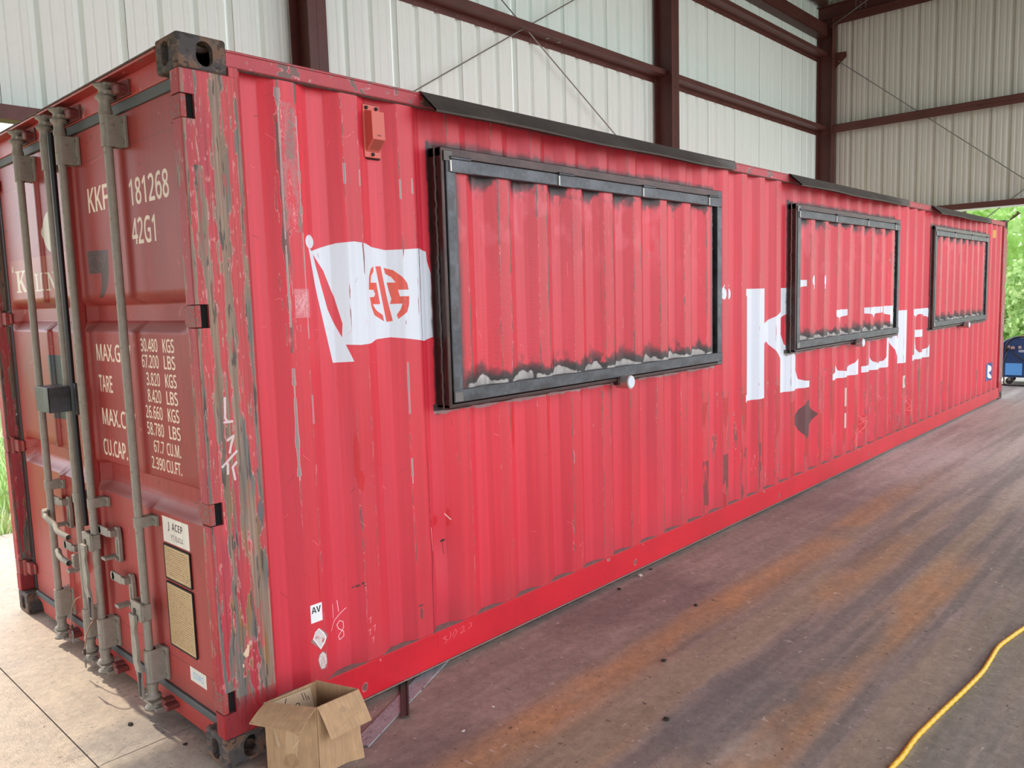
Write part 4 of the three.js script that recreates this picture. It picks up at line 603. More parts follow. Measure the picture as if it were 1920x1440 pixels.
const sheetG = ribbed(0.9144, 3.06, 7.36), screwRows = (g) => g;
const wallB = group('wall_back'); tag(wallB, 'white ribbed metal siding hung high behind the container on brown girts', 'wall', null, 'structure');
const RB = 6.009 - 0.9144 * 16;
for (let k = 0; k < 27; k++) { const x = RB + k * 0.9144; if (x > WX - 0.05) break; const m = mesh('wall_sheet', sheetG, M.siding, wallB); m.position.set(x, 0, WZ - (k % 2) * 0.0012); mesh('sheet_lap', bx(0.046, 0.049, 3.06, 7.36, -0.002, 0.0015, 0), M.dark, m).userData.kind = 'stuff'; if (k % 2) m.scale.x = 1; }
function girt(parent, x0, x1, yw, flip) { // Z section along x: web level at yw, inner flange up, outer flange down
  const w = mesh('girt', worldUV(join([bx(x0, x1, yw - 0.003, yw + 0.003, WZ + 0.002, WZ + 0.202, 0), bx(x0, x1, yw, yw + 0.070, WZ + 0.197, WZ + 0.203, 0.001), bx(x0, x1, yw + 0.064, yw + 0.070, WZ + 0.183, WZ + 0.200, 0), bx(x0, x1, yw - 0.075, yw, WZ + 0.001, WZ + 0.007, 0)])), M.maroon, parent);
  return w;
}
const COLX = [-9.14, -3.05, 3.05, 9.13, 15.06];
for (let k = 0; k < 4; k++) for (const y of [4.84, 6.265]) { const gg = girt(wallB, COLX[k] + 0.02, COLX[k + 1] - 0.02, y); const scr = []; for (let x = COLX[k] + 0.2; x < COLX[k + 1]; x += 0.3048) scr.push(cyl(x, y - 0.045, WZ + 0.009, 0.007, 0.006, 0.006, 'z', 6)); mesh('fastener', scr, M.rod, gg).userData.kind = 'stuff'; }
mesh('header_channel', worldUV(join([bx(RB, WX, 3.035, 3.105, WZ - 0.03, WZ + 0.20, 0.003), bx(RB, WX, 3.02, 3.12, WZ + 0.195, WZ + 0.203, 0.002)])), M.maroon, wallB);
mesh('eave_strut', worldUV(join([bx(RB, WX, 6.62, 6.628, WZ, WZ + 0.20, 0), bx(RB, WX, 6.62, 6.86, WZ + 0.192, WZ + 0.20, 0.002)])), M.maroon, wallB);
for (const k of [2]) { // cross bracing of the bays
  const a = COLX[k] + 0.1, b = COLX[k + 1] - 0.1; if (k === 3) continue;
  mesh('brace_rod', tube([[a, 7.3 - 0.0, WZ + 0.1], [b, 0.55 * 0 + 3.86 - (b - 7.92) * 0.557, WZ + 0.1]].map((p, i) => i ? [b, 3.856 - (b - 7.923) * 0.5575, WZ + 0.105] : [a, 5.091 - (a - 5.708) * 0.5575, WZ + 0.105]), 0.008, 2, 6), M.rod, wallB);
  mesh('brace_rod', tube([[a, 3.858 + (a - 4.343) * 0.5774, WZ + 0.115], [b, 3.858 + (b - 4.343) * 0.5774, WZ + 0.115]], 0.008, 2, 6), M.rod, wallB);
}
for (const [x, y] of [[6.5, 4.84], [6.72, 4.84]]) mesh('rod_washer', bx(x - 0.025, x + 0.025, y - 0.012, y + 0.004, WZ + 0.085, WZ + 0.135, 0.002), M.rod, wallB);

const wallE = group('wall_end'); tag(wallE, 'white ribbed metal end wall above the far opening, its shade put into a grey colour', 'wall', null, 'structure');
for (let k = 0; k < 10; k++) { const m = mesh('wall_sheet', sheetG, M.siding, wallE); m.material = M.sidingShaded; m.rotation.y = -Math.PI / 2; m.position.set(WX + (k % 2) * 0.0012, 0, -1.856 - 0.9144 * 2 - 0.3048 + k * 0.9144); }
{
  const z0 = WZ, z1 = 5.2;
  for (const y of [4.84, 6.9]) mesh('girt', worldUV(join([bx(WX - 0.203, WX - 0.002, y - 0.003, y + 0.003, z0, z1, 0), bx(WX - 0.203, WX - 0.197, y, y + 0.085, z0 + 0.1, z1, 0.001), bx(WX - 0.203, WX - 0.185, y + 0.078, y + 0.085, z0 + 0.1, z1, 0), bx(WX - 0.203, WX - 0.197, y - 0.075, y, z0 + 0.1, z1, 0.001)])), M.maroon, wallE);
  mesh('header_channel', worldUV(join([bx(WX - 0.20, WX + 0.05, 3.05, 3.058, z0, z1, 0), bx(WX - 0.206, WX - 0.198, 3.05, 3.15, z0 + 0.1, z1, 0.002), bx(WX - 0.20, WX - 0.05, 3.14, 3.148, z0 + 0.1, z1, 0)])), M.maroon, wallE);
  mesh('drip_trim', bx(WX - 0.19, WX + 0.06, 3.03, 3.048, z0, z1, 0.002), M.siding, wallE);
  const sr = new THREE.Vector3();
  mesh('brace_rod', tube([[15.10, 6.155, -3.582], [15.10, 3.491 - 0.828 * 4, -0.365 + 4]], 0.010, 2, 6), M.rod, wallE);
  mesh('brace_rod', tube([[15.12, 1.6, -2.62], [15.12, 2.848, -0.831], [15.12, 4.24, 0.85]].map((p, i) => i === 1 ? [15.12, 2.92, -0.85] : p), 0.009, 4, 6), M.rod, wallE);
  const s = new THREE.Shape(); [[0, 0.12], [0.24, 0.10], [0.24, 0.0], [0, -0.20]].forEach((p, i) => i ? s.lineTo(...p) : s.moveTo(...p));
  mesh('gusset_plate', new THREE.ExtrudeGeometry(s, { depth: 0.01, bevelEnabled: false }).rotateY(-Math.PI / 2).translate(15.11, 6.20, -3.66), M.maroon, wallE);
}
// unseen walls added at the door end to cut light on doors and end wall
const addedWallD = group('wall_added_near_end'); tag(addedWallD, 'added dull brown ribbed metal wall, out of view beyond the container doors, cutting light', 'wall', null, 'structure');
for (let k = 0; k < 10; k++) { const m = mesh('wall_sheet', sheetG, M.sidingBlocker, addedWallD); m.rotation.y = Math.PI / 2; m.position.set(-9.3, 0, 5.2 - k * 0.9144); }
const addedWallF = group('wall_added_front'); tag(addedWallF, 'added dull brown ribbed metal wall, out of view on the open side, cutting light', 'wall', null, 'structure');  // added out of view to keep light off the doors and end wall
for (let k = 0; k < 10; k++) { const m = mesh('wall_sheet', sheetG, M.sidingBlocker, addedWallF); m.rotation.y = Math.PI; m.position.set(-0.3 - k * 0.9144, 0, 5.2); }
// columns: wide-flange sections
const colBase = group('steel_column'); tag(colBase, 'dark brown steel wide-flange column standing near the door end, nearest of the row', 'column', null, 'structure');
function colParts(o) { mesh('web', worldUV(bx(-0.004, 0.004, 0, 6.95, -0.29, -0.01, 0)), M.maroon, o); mesh('flange', worldUV(bx(-0.098, 0.098, 0, 6.95, -0.012, 0, 0.002)), M.maroon, o); mesh('flange', worldUV(bx(-0.098, 0.098, 0, 6.95, -0.30, -0.288, 0.002)), M.maroon, o); mesh('base_plate', bx(-0.14, 0.14, 0, 0.016, -0.33, 0.04, 0.002), M.maroon, o); mesh('weld_line', bx(-0.006, 0.006, 0, 6.95, 0, 0.002, 0), M.maroon, o); }
colParts(colBase); colBase.position.set(COLX[2], 0, -3.64);
const colLabels = { 0: 'dark brown steel column farthest towards the open side, out beyond the doors', 1: 'dark brown steel column beside the door end corner, left of the container', 3: 'dark brown steel column rising behind the middle of the container', 4: 'dark brown steel corner column where back and end walls meet' };
for (const k of [0, 1, 3, 4]) { const c = colBase.clone(); c.name = numbered('steel_column'); c.userData = { ...colBase.userData, label: colLabels[k] }; c.position.x = COLX[k]; scene.add(c); }

// roof
const roof = group('ceiling'); tag(roof, 'ribbed metal shed roof on brown steel rafters and purlins', 'roof', null, 'structure');
{
  const sh = ribbed(0.9144, -5.4, 4.25); sh.rotateX(-Math.PI / 2); // ribs run along z, bulging up... 
  for (let k = 0; k < 28; k++) { const m = mesh('roof_sheet', sh, M.roofM, roof); m.rotation.z = Math.PI; m.position.set(-9.2 + (k + 1) * 0.9144 - 0.1, 7.42, 0); m.scale.x = 1; }
  for (const x of COLX) mesh('rafter', worldUV(join([bx(x - 0.10, x + 0.10, 6.95, 6.965, -4.0, 5.3, 0.002), bx(x - 0.10, x + 0.10, 7.20, 7.215, -4.0, 5.3, 0.002), bx(x - 0.005, x + 0.005, 6.96, 7.21, -4.0, 5.3, 0)])), M.maroon, roof);
  for (let z = -3.85; z < 5.4; z += 1.5) mesh('purlin', worldUV(join([bx(-9.2, 15.3, 7.217, 7.222, z, z + 0.07, 0), bx(-9.2, 15.3, 7.217, 7.405, z, z + 0.005, 0), bx(-9.2, 15.3, 7.40, 7.405, z - 0.065, z, 0)])), M.maroon, roof);
  const rb = []; mesh('roof_brace_rod', tube([[15.0, 6.80, -3.7], [12.5, 6.92, -0.8], [10, 7.0, 2]], 0.01, 4, 6), M.rod, roof);
  const bolts = []; for (let i = 0; i < 3; i++) for (let j = 0; j < 4; j++) bolts.push(cyl(14.95 - 0.0, 7.0 + 0.05 * j, -3.2 + 0.09 * i, 0.012, 0.012, 0.012, 'x', 8)); for (let i = 0; i < 2; i++) for (let j = 0; j < 4; j++) bolts.push(cyl(15.05, 7.0 + 0.05 * j, -2.3 + 0.07 * i, 0.012, 0.012, 0.012, 'x', 8)); mesh('bolt_group', bolts, M.rod, roof).userData.kind = 'stuff';
}

// ================================================================== LOOSE THINGS
{ // cardboard carton
  const cb = group('cardboard_box'); tag(cb, 'open brown cardboard box with folded-out flaps beside the container corner', 'box');
  const cardTex = (mark) => { const W = 512, c = canvas(W, W), g = c.getContext('2d'); g.fillStyle = 'rgb(172,138,102)'; g.fillRect(0, 0, W, W); const im = g.getImageData(0, 0, W, W), d = im.data; for (let j = 0; j < W; j++) for (let i = 0; i < W; i++) { const m = 0.90 + 0.10 * vn(i * 0.13, j * 0.008) + 0.12 * fbm(i * 0.012, j * 0.012, 3) - 0.02 + 0.03 * (hash(i, j) - 0.5), k = 4 * (j * W + i); d[k] *= m; d[k + 1] *= m; d[k + 2] *= m; } g.putImageData(im, 0, 0);
    if (mark === 1) { g.fillStyle = 'rgba(190,168,140,0.6)'; g.fillRect(0, 0, W, W); const K2 = 'rgb(36,30,28)'; stroke(g, [[215, 20], [185, 80], [190, 150], [235, 150], [240, 110], [195, 115]], 9, K2); stroke(g, [[290, 150], [320, 125], [350, 140], [345, 170]], 9, K2); stroke(g, [[398, 30], [412, 120]], 8, K2); stroke(g, [[430, 40], [446, 130]], 7, K2); stroke(g, [[462, 90], [472, 140]], 7, K2); }
    if (mark === 2) { for (let q = 0; q < 14; q++) { g.fillStyle = 'rgba(112,84,56,0.5)'; g.fillRect(40 + q * 26, 262 - q * 5, 12, 6); } blob(g, 250, 120, 50, 40, 'rgba(140,116,92,0.45)', 14, 0.3, 3); }
    if (mark === 3) { g.fillStyle = 'rgba(206,176,136,0.4)'; g.beginPath(); g.moveTo(200, 200); g.lineTo(330, 230); g.lineTo(290, 400); g.lineTo(230, 480); g.lineTo(180, 360); g.fill(); stroke(g, [[260, 330], [330, 260]], 4, 'rgba(226,200,160,0.7)'); blob(g, 240, 420, 90, 60, 'rgba(128,98,66,0.4)', 12, 0.35, 5); }
    return ctex(c); };
  const cm = [0, 1, 2, 3].map((k) => std({ map: cardTex(k), roughness: 0.85, bumpMap: grainAt(4), bumpScale: 0.0006 }));
  const H = 0.26, Cn = [0.205, 0.280], R = [0.380, 0.286], B = [0.318, 0.104], Lf = [0.104, 0.102];
  const T = 0.004;
  function wallPanel(a, b, y0, y1, mat, name, bow = 0.004, crush = 0) { // upright sheet of card from a to b
    const n = 8, pos = [], uv = [], idx = [], dx = b[0] - a[0], dz = b[1] - a[1], l = Math.hypot(dx, dz), nx = -dz / l, nz = dx / l;
    for (const s of [0, 1]) for (let j = 0; j <= n; j++) for (let i = 0; i <= n; i++) { const u = i / n, v = j / n, w = bow * Math.sin(u * 3.14) * Math.sin(v * 3.14 * 0.8 + 0.3) + (s ? -T : 0) - crush * ss(0.35, 0, v) * ss(0.6, 1, u); pos.push(a[0] + dx * u - nx * w, y0 + (y1 - y0) * v, a[1] + dz * u - nz * w); uv.push(u, v); }
    const m = (n + 1) * (n + 1); for (const s of [0, 1]) for (let j = 0; j < n; j++) for (let i = 0; i < n; i++) { const p = s * m + j * (n + 1) + i; idx.push(p, p + 1, p + n + 2, p, p + n + 2, p + n + 1); }
    for (let i = 0; i < n; i++) { const p = n * (n + 1) + i; idx.push(p, p + 1, p + 1 + m, p, p + 1 + m, p + m); const q = i * (n + 1); idx.push(q, q + n + 1, q + n + 1 + m, q, q + n + 1 + m, q + m); const r = q + n; idx.push(r, r + n + 1, r + n + 1 + m, r, r + n + 1 + m, r + m); }
    const g = new THREE.BufferGeometry(); g.setAttribute('position', new THREE.Float32BufferAttribute(pos, 3)); g.setAttribute('uv', new THREE.Float32BufferAttribute(uv, 2)); g.setIndex(idx); const h = g.toNonIndexed(); h.computeVertexNormals(); mesh(name, h, mat, cb);
  }
  wallPanel(Lf, Cn, 0.002, H, cm[3], 'box_side', 0.004); wallPanel(Cn, R, 0.002, H, cm[2], 'box_side', 0.003, 0.02); wallPanel(R, B, 0.002, H, cm[0], 'box_side', 0.002); wallPanel(B, Lf, 0.002, H - 0.004, cm[0], 'box_side', 0.002);
  // inside leaf with marker strokes, leaning on the back wall
  const quad = (name, p, mat, uvs = [[0, 0], [1, 0], [1, 1], [0, 1]], bend = 0) => { const n = 6, pos = [], uv = [], idx = []; for (const s of [0, 1]) for (let j = 0; j <= n; j++) for (let i = 0; i <= n; i++) { const u = i / n, v = j / n, L2 = (k) => (p[0][k] * (1 - u) + p[1][k] * u) * (1 - v) + (p[3][k] * (1 - u) + p[2][k] * u) * v; pos.push(L2(0), L2(1) + bend * Math.sin(v * 3.14) - (s ? 0.0035 : 0), L2(2)); uv.push(uvs[0][0] * (1 - u) * (1 - v) + uvs[1][0] * u * (1 - v) + uvs[2][0] * u * v + uvs[3][0] * (1 - u) * v, uvs[0][1] * (1 - u) * (1 - v) + uvs[1][1] * u * (1 - v) + uvs[2][1] * u * v + uvs[3][1] * (1 - u) * v); } const m = (n + 1) ** 2; for (const s of [0, 1]) for (let j = 0; j < n; j++) for (let i = 0; i < n; i++) { const q = s * m + j * (n + 1) + i; idx.push(q, q + 1, q + n + 2, q, q + n + 2, q + n + 1); } const rim = []; for (let i = 0; i < n; i++) rim.push([i, i + 1], [n * (n + 1) + i, n * (n + 1) + i + 1], [i * (n + 1), (i + 1) * (n + 1)], [i * (n + 1) + n, (i + 1) * (n + 1) + n]); for (const [a, b] of rim) idx.push(a, b, b + m, a, b + m, a + m); const g = new THREE.BufferGeometry(); g.setAttribute('position', new THREE.Float32BufferAttribute(pos, 3)); g.setAttribute('uv', new THREE.Float32BufferAttribute(uv, 2)); g.setIndex(idx); const h = g.toNonIndexed(); h.computeVertexNormals(); mesh(name, h, mat, cb); };
  quad('inner_leaf', [[0.118, 0.10, 0.150], [0.292, 0.10, 0.150], [0.288, 0.247, 0.112], [0.112, 0.252, 0.112]], cm[1]);
  quad('flap', [[0.108, H, 0.106], [0.205, H, 0.281], [0.108, 0.226, 0.330], [0.021, 0.230, 0.142]], cm[0], undefined, 0.004);
  quad('flap', [[0.208, H, 0.283], [0.382, H, 0.290], [0.400, 0.152, 0.335], [0.226, 0.150, 0.332]], cm[2], [[0, 1], [1, 1], [1, 0.4], [0, 0.4]], 0.004);
  quad('box_bottom', [[0.108, 0.006, 0.106], [0.204, 0.006, 0.276], [0.372, 0.006, 0.280], [0.314, 0.006, 0.108]], cm[0]);
}
{ // extension cord: twisted yellow jacket
  const pts = [[4.6, 2.25], [4.0, 2.12], [3.55, 1.985], [3.134, 1.906], [2.979, 1.88], [2.828, 1.86], [2.65, 1.862], [2.498, 1.862], [2.271, 1.845], [2.072, 1.826], [1.907, 1.812], [1.778, 1.803], [1.622, 1.803], [1.533, 1.798], [1.3, 1.80], [0.95, 1.84]];
  const path = new THREE.CatmullRomCurve3(pts.map(([x, z]) => V(x, 0.0105, z)), false, 'catmullrom', 0.5);
  const g = new THREE.TubeGeometry(path, 900, 0.0095, 12), p = g.attributes.position, n = g.attributes.normal;
  const uv = g.attributes.uv; for (let i = 0; i < p.count; i++) { const a = uv.getY(i) * 6.2832 * 1, s = uv.getX(i) * 3.9, k = 0.0006 * Math.cos(3 * (a + s * 42)); p.setXYZ(i, p.getX(i) + n.getX(i) * k, p.getY(i) + n.getY(i) * k, p.getZ(i) + n.getZ(i) * k); } g.computeVertexNormals();
  tag(mesh('extension_cord', g, std({ color: new THREE.Color('rgb(214,168,22)'), roughness: 0.42 })), 'yellow extension cord lying across the concrete floor', 'cord');
}
{ // flat bar and stake under the rail
  const g = bx(-0.036, 0.036, 0.001, 0.0065, -0.50, 0.50, 0.001); worldUV(g);
  const t = pix(256, 1024, (u, v, o) => { const n = fbm(u * 6, v * 30, 3); o[0] = 146 + 26 * n; o[1] = 148 + 26 * n; o[2] = 148 + 28 * n; const q = vn(u * 40, v * 160) * 0.6 + 0.4 * fbm(u * 8, v * 20, 2); if (q > 0.72) mixc(o, 52, 44, 46, 0.85); });
  planar(g, (x) => x / 0.072 + 0.5, (x, y, z) => z + 0.5);
  const fb = mesh('flat_bar', g, std({ map: t, roughness: 0.5, metalness: 0.3 })); fb.position.set(0.874, 0, 0.034); fb.rotation.y = Math.atan2(0.40, -0.181) + Math.PI; fb.rotation.y = Math.atan2(-(1.09 - 0.473), (0.215 + 0.053)) ; 
  tag(fb, 'pitted grey steel flat bar on the floor running under the container rail', 'metal bar');
  const st = mesh('steel_stake', worldUV(join([bx(-0.018, 0.018, 0, 0.005, 0, 0.34, 0.002), bx(-0.018, -0.011, 0, 0.010, 0, 0.34, 0.001)])), std({ color: 0x4c423c, roughness: 0.7, metalness: 0.2 })); st.position.set(0.652, 0.0072, 0.213); st.rotation.y = Math.PI - Math.atan2(0.225, 0.28); tag(st, 'short rusty angle-iron stake crossing the grey flat bar beside the rail', 'stake');
}
{ // seal wires hanging from the locking bars
  const wm = std({ color: 0xa07862, roughness: 0.4, metalness: 0.5 });
  const wire = (pts, loop, label) => { const g = group('seal_wire'); tag(g, label, 'wire'); mesh('wire', tube(pts, 0.0028, 40, 6), wm, g); mesh('crimp', cyl(loop[0], loop[1] + 0.024, loop[2], 0.006, 0.006, 0.026, 'y', 10), M.rust, g); mesh('loop', tube([[loop[0], loop[1] + 0.012, loop[2]], [loop[0], loop[1] - 0.01, loop[2] - 0.009], [loop[0], loop[1] - 0.045, loop[2] - 0.004], [loop[0], loop[1] - 0.048, loop[2] + 0.004], [loop[0], loop[1] - 0.01, loop[2] + 0.009]], 0.0022, 24, 6, true), M.rod, g); };
  wire([[-0.025, 0.355, -1.30], [-0.045, 0.34, -1.32], [-0.060, 0.29, -1.345], [-0.066, 0.235, -1.345], [-0.07, 0.21, -1.33]], [-0.07, 0.185, -1.33], 'thin looped seal wire hanging from the inner bar of the left door');
  wire([[-0.025, 0.292, -1.13], [-0.06, 0.285, -1.10], [-0.085, 0.25, -1.09], [-0.095, 0.20, -1.09], [-0.10, 0.175, -1.09]], [-0.10, 0.148, -1.09], 'thin looped seal wire hanging from the inner bar of the right door');
}
{ // blue welding set by the far corner
  const w = group('welding_machine'); tag(w, 'blue wheeled welding machine with hanging cables beyond the far container corner', 'machine');
  const blue = std({ color: new THREE.Color('rgb(22,60,104)'), roughness: 0.35 }), lb = std({ color: new THREE.Color('rgb(86,156,220)'), roughness: 0.4 }), bk = std({ color: 0x141414, roughness: 0.5 });
  const s = new THREE.Shape(); s.moveTo(-0.45, 0.14); s.lineTo(0.45, 0.14); s.lineTo(0.45, 0.60); s.quadraticCurveTo(0.45, 0.76, 0.27, 0.76); s.lineTo(-0.27, 0.76); s.quadraticCurveTo(-0.45, 0.76, -0.45, 0.60); s.closePath();
  const body = new THREE.ExtrudeGeometry(s, { depth: 0.60, bevelEnabled: true, bevelSize: 0.02, bevelThickness: 0.02, bevelSegments: 2 }).translate(0, 0, -0.3); body.rotateY(Math.PI / 2);
  mesh('housing', body, blue, w);
  mesh('side_panel', bx(-0.325, -0.318, 0.16, 0.36, -0.40, -0.16, 0.02), lb, w, 'light blue lower panel'); mesh('name_strip', bx(-0.327, -0.319, 0.545, 0.585, -0.22, 0.10, 0.001), std({ color: 0x9aa6b4, roughness: 0.4 }), w);
  for (const z of [-0.34, 0.34]) for (const x of [-0.24, 0.24]) { const c = mesh('caster', cyl(x, 0.055, z, 0.055, 0.055, 0.04, 'x', 20), bk, w); mesh('caster_fork', bx(x - 0.03, x + 0.03, 0.06, 0.14, z - 0.02, z + 0.02, 0.004), M.rod, c); }
  mesh('handle', tube([[-0.36, 0.55, -0.40], [-0.40, 0.72, -0.36], [-0.40, 0.80, -0.22], [-0.40, 0.80, 0.22], [-0.40, 0.72, 0.36], [-0.36, 0.55, 0.40]], 0.014, 40, 8), bk, w);
  mesh('hose', tube([[-0.28, 0.74, -0.40], [-0.30, 0.80, -0.20], [-0.26, 0.82, 0.05], [-0.2, 0.83, 0.3], [0.1, 0.82, 0.38], [0.2, 0.8, 0.1], [0, 0.79, -0.2]], 0.014, 60, 8), std({ color: new THREE.Color('rgb(210,120,80)'), roughness: 0.5 }), w, 'orange hose coiled on top');
  mesh('torch_cable', tube([[-0.36, 0.60, -0.30], [-0.40, 0.52, -0.26], [-0.36, 0.40, -0.12], [-0.38, 0.26, 0.0], [-0.42, 0.10, 0.05], [-0.46, 0.014, 0.0], [-0.55, 0.014, -0.25], [-0.50, 0.014, -0.6]], 0.012, 60, 8), bk, w); mesh('torch_cable', tube([[-0.34, 0.62, -0.36], [-0.42, 0.50, -0.38], [-0.40, 0.3, -0.42], [-0.44, 0.10, -0.40], [-0.5, 0.014, -0.36], [-0.6, 0.014, 0.1], [-0.7, 0.014, 0.5]], 0.011, 60, 8), bk, w);
  mesh('connector', join([cyl(-0.34, 0.62, -0.30, 0.03, 0.03, 0.06, 'x', 14), cyl(-0.34, 0.63, -0.20, 0.025, 0.025, 0.05, 'x', 14), bx(-0.35, -0.31, 0.60, 0.66, -0.40, -0.34, 0.006)]), M.chrome, w);
  w.position.set(14.45, 0, 0.03); w.rotation.y = 0.10;
}
// small litter on the slab
const crumb = new THREE.DodecahedronGeometry(0.012, 0); { const p = crumb.attributes.position; for (let i = 0; i < p.count; i++) { const k = 0.7 + 0.6 * hash(Math.round(p.getX(i) * 900), Math.round(p.getY(i) * 900 + p.getZ(i) * 500)); p.setXYZ(i, p.getX(i) * k, p.getY(i) * k * 0.5, p.getZ(i) * k); } crumb.computeVertexNormals(); }
const darkBit = std({ color: 0x2b2420, roughness: 0.9 }), paleBit = std({ color: 0xbfb4a6, roughness: 0.8 });
[[2.36, 0.06, 1, 'dark crumb of dirt close to the rail, below the right half of the largest hatch'], [2.75, 0.02, 0.8, 'dark crumb of dirt touching the rail, just past the pale stone chip'], [2.42, 0.52, 0.9, 'dark crumb of dirt on the bare floor in front of the largest hatch'], [1.75, 0.74, 1.0, 'dark crumb of dirt in the near orange rust streak'], [1.32, 1.02, 1.1, 'dark crumb of dirt nearest the yellow cord'], [0.12, 0.10, 1.0, 'dark crumb of dirt between the cardboard box and the corner casting'], [-0.10, -0.62, 0.9, 'dark crumb of dirt in the sunlit strip before the doors'], [-0.02, -0.30, 0.7, 'tiny dark crumb of dirt by the bottom corner casting, in shade']].forEach(([x, z, q, label], i) => { const m = mesh('dirt_crumb', crumb, darkBit); m.position.set(x, 0.005 * q, z); m.scale.setScalar(q); m.rotation.y = i * 1.7; tag(m, label, 'debris', 'dark crumbs on the floor'); });
[[2.62, 0.028, 1.3, 'bright pale stone chip lying against the bottom rail'], [0.74, 0.46, 0.6, 'small pale stone chip on the floor right of the cardboard box'], [0.95, 0.42, 0.5, 'smallest pale stone chip, beyond the end of the grey flat bar']].forEach(([x, z, q, label], i) => { const m = mesh('stone_chip', crumb, paleBit); m.position.set(x, 0.005 * q, z); m.scale.setScalar(q); m.rotation.y = i * 2.1; tag(m, label, 'debris', 'pale chips on the floor'); });

// ================================================================== OUTSIDE
{
  const t = pix(512, 512, (u, v, o) => { const n = 0.5 * wn(u, v, 8) + 0.3 * wn(u, v, 30) + 0.2 * wn(u, v, 120); o[0] = 96; o[1] = 112; o[2] = 58; mixc(o, 142, 122, 88, ss(0.5, 0.66, n)); mixc(o, 72, 96, 40, ss(0.45, 0.3, n)); }, true, [0.25, 0.25]);
  const g = new THREE.PlaneGeometry(160, 160); g.rotateX(-Math.PI / 2); g.translate(4, -0.07, 0); worldUV(g);
  tag(mesh('ground', g, std({ map: t, roughness: 1 })), 'patchy grass and soil ground around the shed', 'ground', null, 'structure');
  const yt = pix(256, 256, (u, v, o) => { const n = 0.4 * wn(u, v, 9) + 0.6 * wn(u, v, 100); o[0] = 178 + 30 * n; o[1] = 172 + 30 * n; o[2] = 160 + 30 * n; }, true, [0.5, 0.5]);
  tag(mesh('added_bounce_yard', worldUV(bx(-30, 40, -0.3, -0.05, 5.7, 45, 0)), std({ map: yt, roughness: 0.95 })), 'added pale gravel yard, out of view on the open side, bouncing light into the shed', 'yard', null, 'structure');  // unseen pale ground added to bounce light into the shed
}
function leafGeo(l, w) { const g = new THREE.BufferGeometry(); g.setAttribute('position', new THREE.Float32BufferAttribute([0, 0, 0, w, l * 0.45, 0.12 * l, 0, l * 0.5, 0, -w, l * 0.45, 0.12 * l, 0, l, -0.1 * l], 3)); g.setAttribute('uv', new THREE.Float32BufferAttribute([0.5, 0, 1, 0.45, 0.5, 0.5, 0, 0.45, 0.5, 1], 2)); g.setIndex([0, 1, 2, 0, 2, 3, 2, 1, 4, 2, 4, 3]); g.computeVertexNormals(); return g; }
const leafA = leafGeo(0.22, 0.075), leafB = leafGeo(0.14, 0.05), blade = (() => { const g = new THREE.BufferGeometry(); g.setAttribute('position', new THREE.Float32BufferAttribute([-0.004, 0, 0, 0.004, 0, 0, 0.003, 0.07, 0.012, -0.003, 0.07, 0.012, 0, 0.13, 0.045], 3)); g.setAttribute('uv', new THREE.Float32BufferAttribute([0, 0, 1, 0, 1, 0.5, 0, 0.5, 0.5, 1], 2)); g.setIndex([0, 1, 2, 0, 2, 3, 3, 2, 4]); g.computeVertexNormals(); return g; })();
const leafMat = new THREE.MeshPhysicalMaterial({ color: 0xffffff, roughness: 0.75, side: THREE.DoubleSide, transmission: 0.5, thickness: 0, ior: 1.3 });
const bark = std({ map: pix(128, 256, (u, v, o) => { const n = wn(u, v, 9) * 0.6 + wn(u, v, 40) * 0.4; o[0] = 84 + 50 * n; o[1] = 72 + 42 * n; o[2] = 58 + 36 * n; }, true, [3, 1]), roughness: 0.95 });
const mt = new THREE.Matrix4(), qt = new THREE.Quaternion(), eu = new THREE.Euler(), col = new THREE.Color();
function foliage(parent, blobs, n, geo, c0, c1) {
  const im = new THREE.InstancedMesh(geo, leafMat, n); im.name = 'foliage'; im.userData.kind = 'stuff'; im.castShadow = im.receiveShadow = true;
  const wts = blobs.map((b) => b[3] ** 2); const tot = wts.reduce((a, b) => a + b, 0);
  for (let i = 0; i < n; i++) {
    let r = rnd() * tot, k = 0; while (k < blobs.length - 1 && r > wts[k]) { r -= wts[k]; k++; } const b = blobs[k];
    const u = rnd() * 2 - 1, a = rnd() * 6.2832, q = Math.sqrt(1 - u * u), rad = b[3] * (0.55 + 0.5 * Math.pow(rnd(), 0.6)) * (0.8 + 0.4 * vn(a * 2, u * 4 + k));
    qt.setFromEuler(eu.set(rr(-0.9, 0.9), rnd() * 6.28, rr(1.2, 2.6))); const s = rr(0.7, 1.35);
    mt.compose(V(b[0] + rad * q * Math.cos(a), b[1] + rad * u * (b[4] || 0.8), b[2] + rad * q * Math.sin(a)), qt, V(s, s, s)); im.setMatrixAt(i, mt);
    col.copy(c0).lerp(c1, clamp(0.5 + 0.5 * (rnd() - 0.5) + 0.6 * (vn(i * 0.01, k) - 0.5))); im.setColorAt(i, col);
  }
  parent.add(im); return im;
}
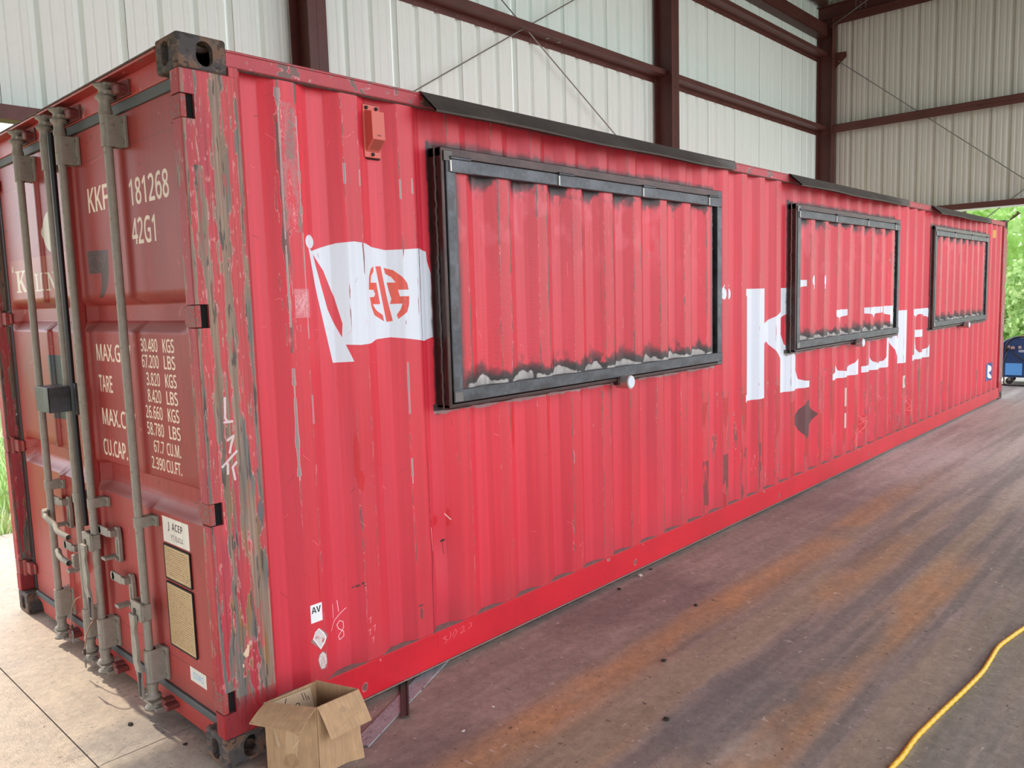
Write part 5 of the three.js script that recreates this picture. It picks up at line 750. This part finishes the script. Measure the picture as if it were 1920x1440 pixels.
function tree(name, label, x, z, h, cr, n, geo, c0, c1, cat) {
  const o = group(name); o.position.set(x, -0.07, z); tag(o, label, cat);
  const tr = [], top = h * 0.62; const path = [[0, 0, 0], [0.1 * rr(-1, 1), top * 0.5, 0.1 * rr(-1, 1)], [0.25 * rr(-1, 1), top, 0.25 * rr(-1, 1)]];
  if (cat === 'tree') { tr.push(tube(path, 0.07 + h * 0.012, 10, 8)); }
  const blobs = []; const nb = cat === 'tree' ? 11 : 7;
  for (let k = 0; k < nb; k++) { const a = k * 2.4 + rnd(), f = (k + 0.5) / nb, yy = cat === 'tree' ? h * (0.22 + 0.7 * f) : h * (0.15 + 0.65 * f), rd = cr * (cat === 'tree' ? (0.75 - 0.5 * Math.abs(f - 0.4)) : 0.5) * rr(0.6, 1); const b = [rd * Math.cos(a), yy, rd * Math.sin(a), cr * rr(0.42, 0.62)]; blobs.push(b); tr.push(tube([[path[1][0] * 0.3, cat === 'tree' ? Math.min(yy * 0.6, top * 0.8) : 0, path[1][2] * 0.3], [b[0] * 0.5, yy * 0.85, b[2] * 0.5], [b[0], yy, b[2]]], 0.025 + 0.004 * h, 6, 6)); }
  mesh(cat === 'tree' ? 'trunk' : 'stems', worldUV(join(tr)), bark, o);
  foliage(o, blobs, n, geo, c0, c1); return o;
}
const g1 = new THREE.Color(0.24, 0.44, 0.12), g2 = new THREE.Color(0.54, 0.76, 0.30), g3 = new THREE.Color(0.38, 0.60, 0.20), g4 = new THREE.Color(0.74, 0.90, 0.48), g5 = new THREE.Color(0.05, 0.14, 0.025);
tree('shade_tree', 'tall pale green tree beyond the end wall, behind the leafy bushes', 24.5, -3.6, 8.5, 2.6, 9000, leafA, g2, g4, 'tree');
tree('shade_tree', 'broad light green tree outside the far opening, left of the tallest tree', 27.5, -8.5, 8, 3.0, 8000, leafA, g2, g4, 'tree');
tree('shade_tree', 'mid green tree outside at the right end of the far opening', 23.5, 0.8, 7.0, 2.4, 8000, leafA, g3, g4, 'tree');
tree('shade_tree', 'dark green tree standing farthest back beyond the far opening', 33, -5, 10, 3.6, 7000, leafA, g1, g2, 'tree');
tree('vine_bush', 'dense vine-covered bush just outside beyond the welding machine', 20.2, -0.7, 2.9, 1.35, 9000, leafB, g1, g4, 'bush');
tree('vine_bush', 'low leafy bush outside, left of the vine-covered bush', 20.8, -3.1, 2.6, 1.3, 6000, leafB, g3, g4, 'bush');
tree('vine_bush', 'leafy bush outside, right of the vine-covered bush', 20.6, 1.9, 3.0, 1.4, 6000, leafB, g1, g2, 'bush');
tree('vine_bush', 'low green bush beyond the grass behind the door end', 1.8, -16, 2.2, 1.5, 4000, leafB, g3, g4, 'bush');
{ // grass fringe by the slab behind the door end, and along the far end
  const n = 14000, im = new THREE.InstancedMesh(blade, new THREE.MeshStandardMaterial({ color: 0xffffff, roughness: 0.8, side: THREE.DoubleSide }), n); im.name = 'grass'; im.castShadow = im.receiveShadow = true;
  for (let i = 0; i < n; i++) { const far = i > 10000; const x = far ? rr(18.1, 21) : rr(-1.5, 4), z = far ? rr(-5, 3) : -4.3 - 6 * Math.pow(rnd(), 1.3); if (!far && fbm(x * 1.2, z * 1.2, 2) < 0.42) { mt.makeTranslation(x, -0.5, z); im.setMatrixAt(i, mt); im.setColorAt(i, g3); continue; } qt.setFromEuler(eu.set(rr(-0.3, 0.3), rnd() * 6.28, rr(-0.4, 0.4))); const s = rr(0.6, 1.9); mt.compose(V(x, -0.07, z), qt, V(s * 1.3, s, s)); im.setMatrixAt(i, mt); col.copy(g3).lerp(g4, rnd()); im.setColorAt(i, col); }
  tag(im, 'green grass growing beyond the edge of the concrete slab', 'grass', null, 'stuff'); scene.add(im);
}
scene.traverse((o) => { if (o.isMesh) o.castShadow = o.receiveShadow = true; });
renderer.render(scene, camera);
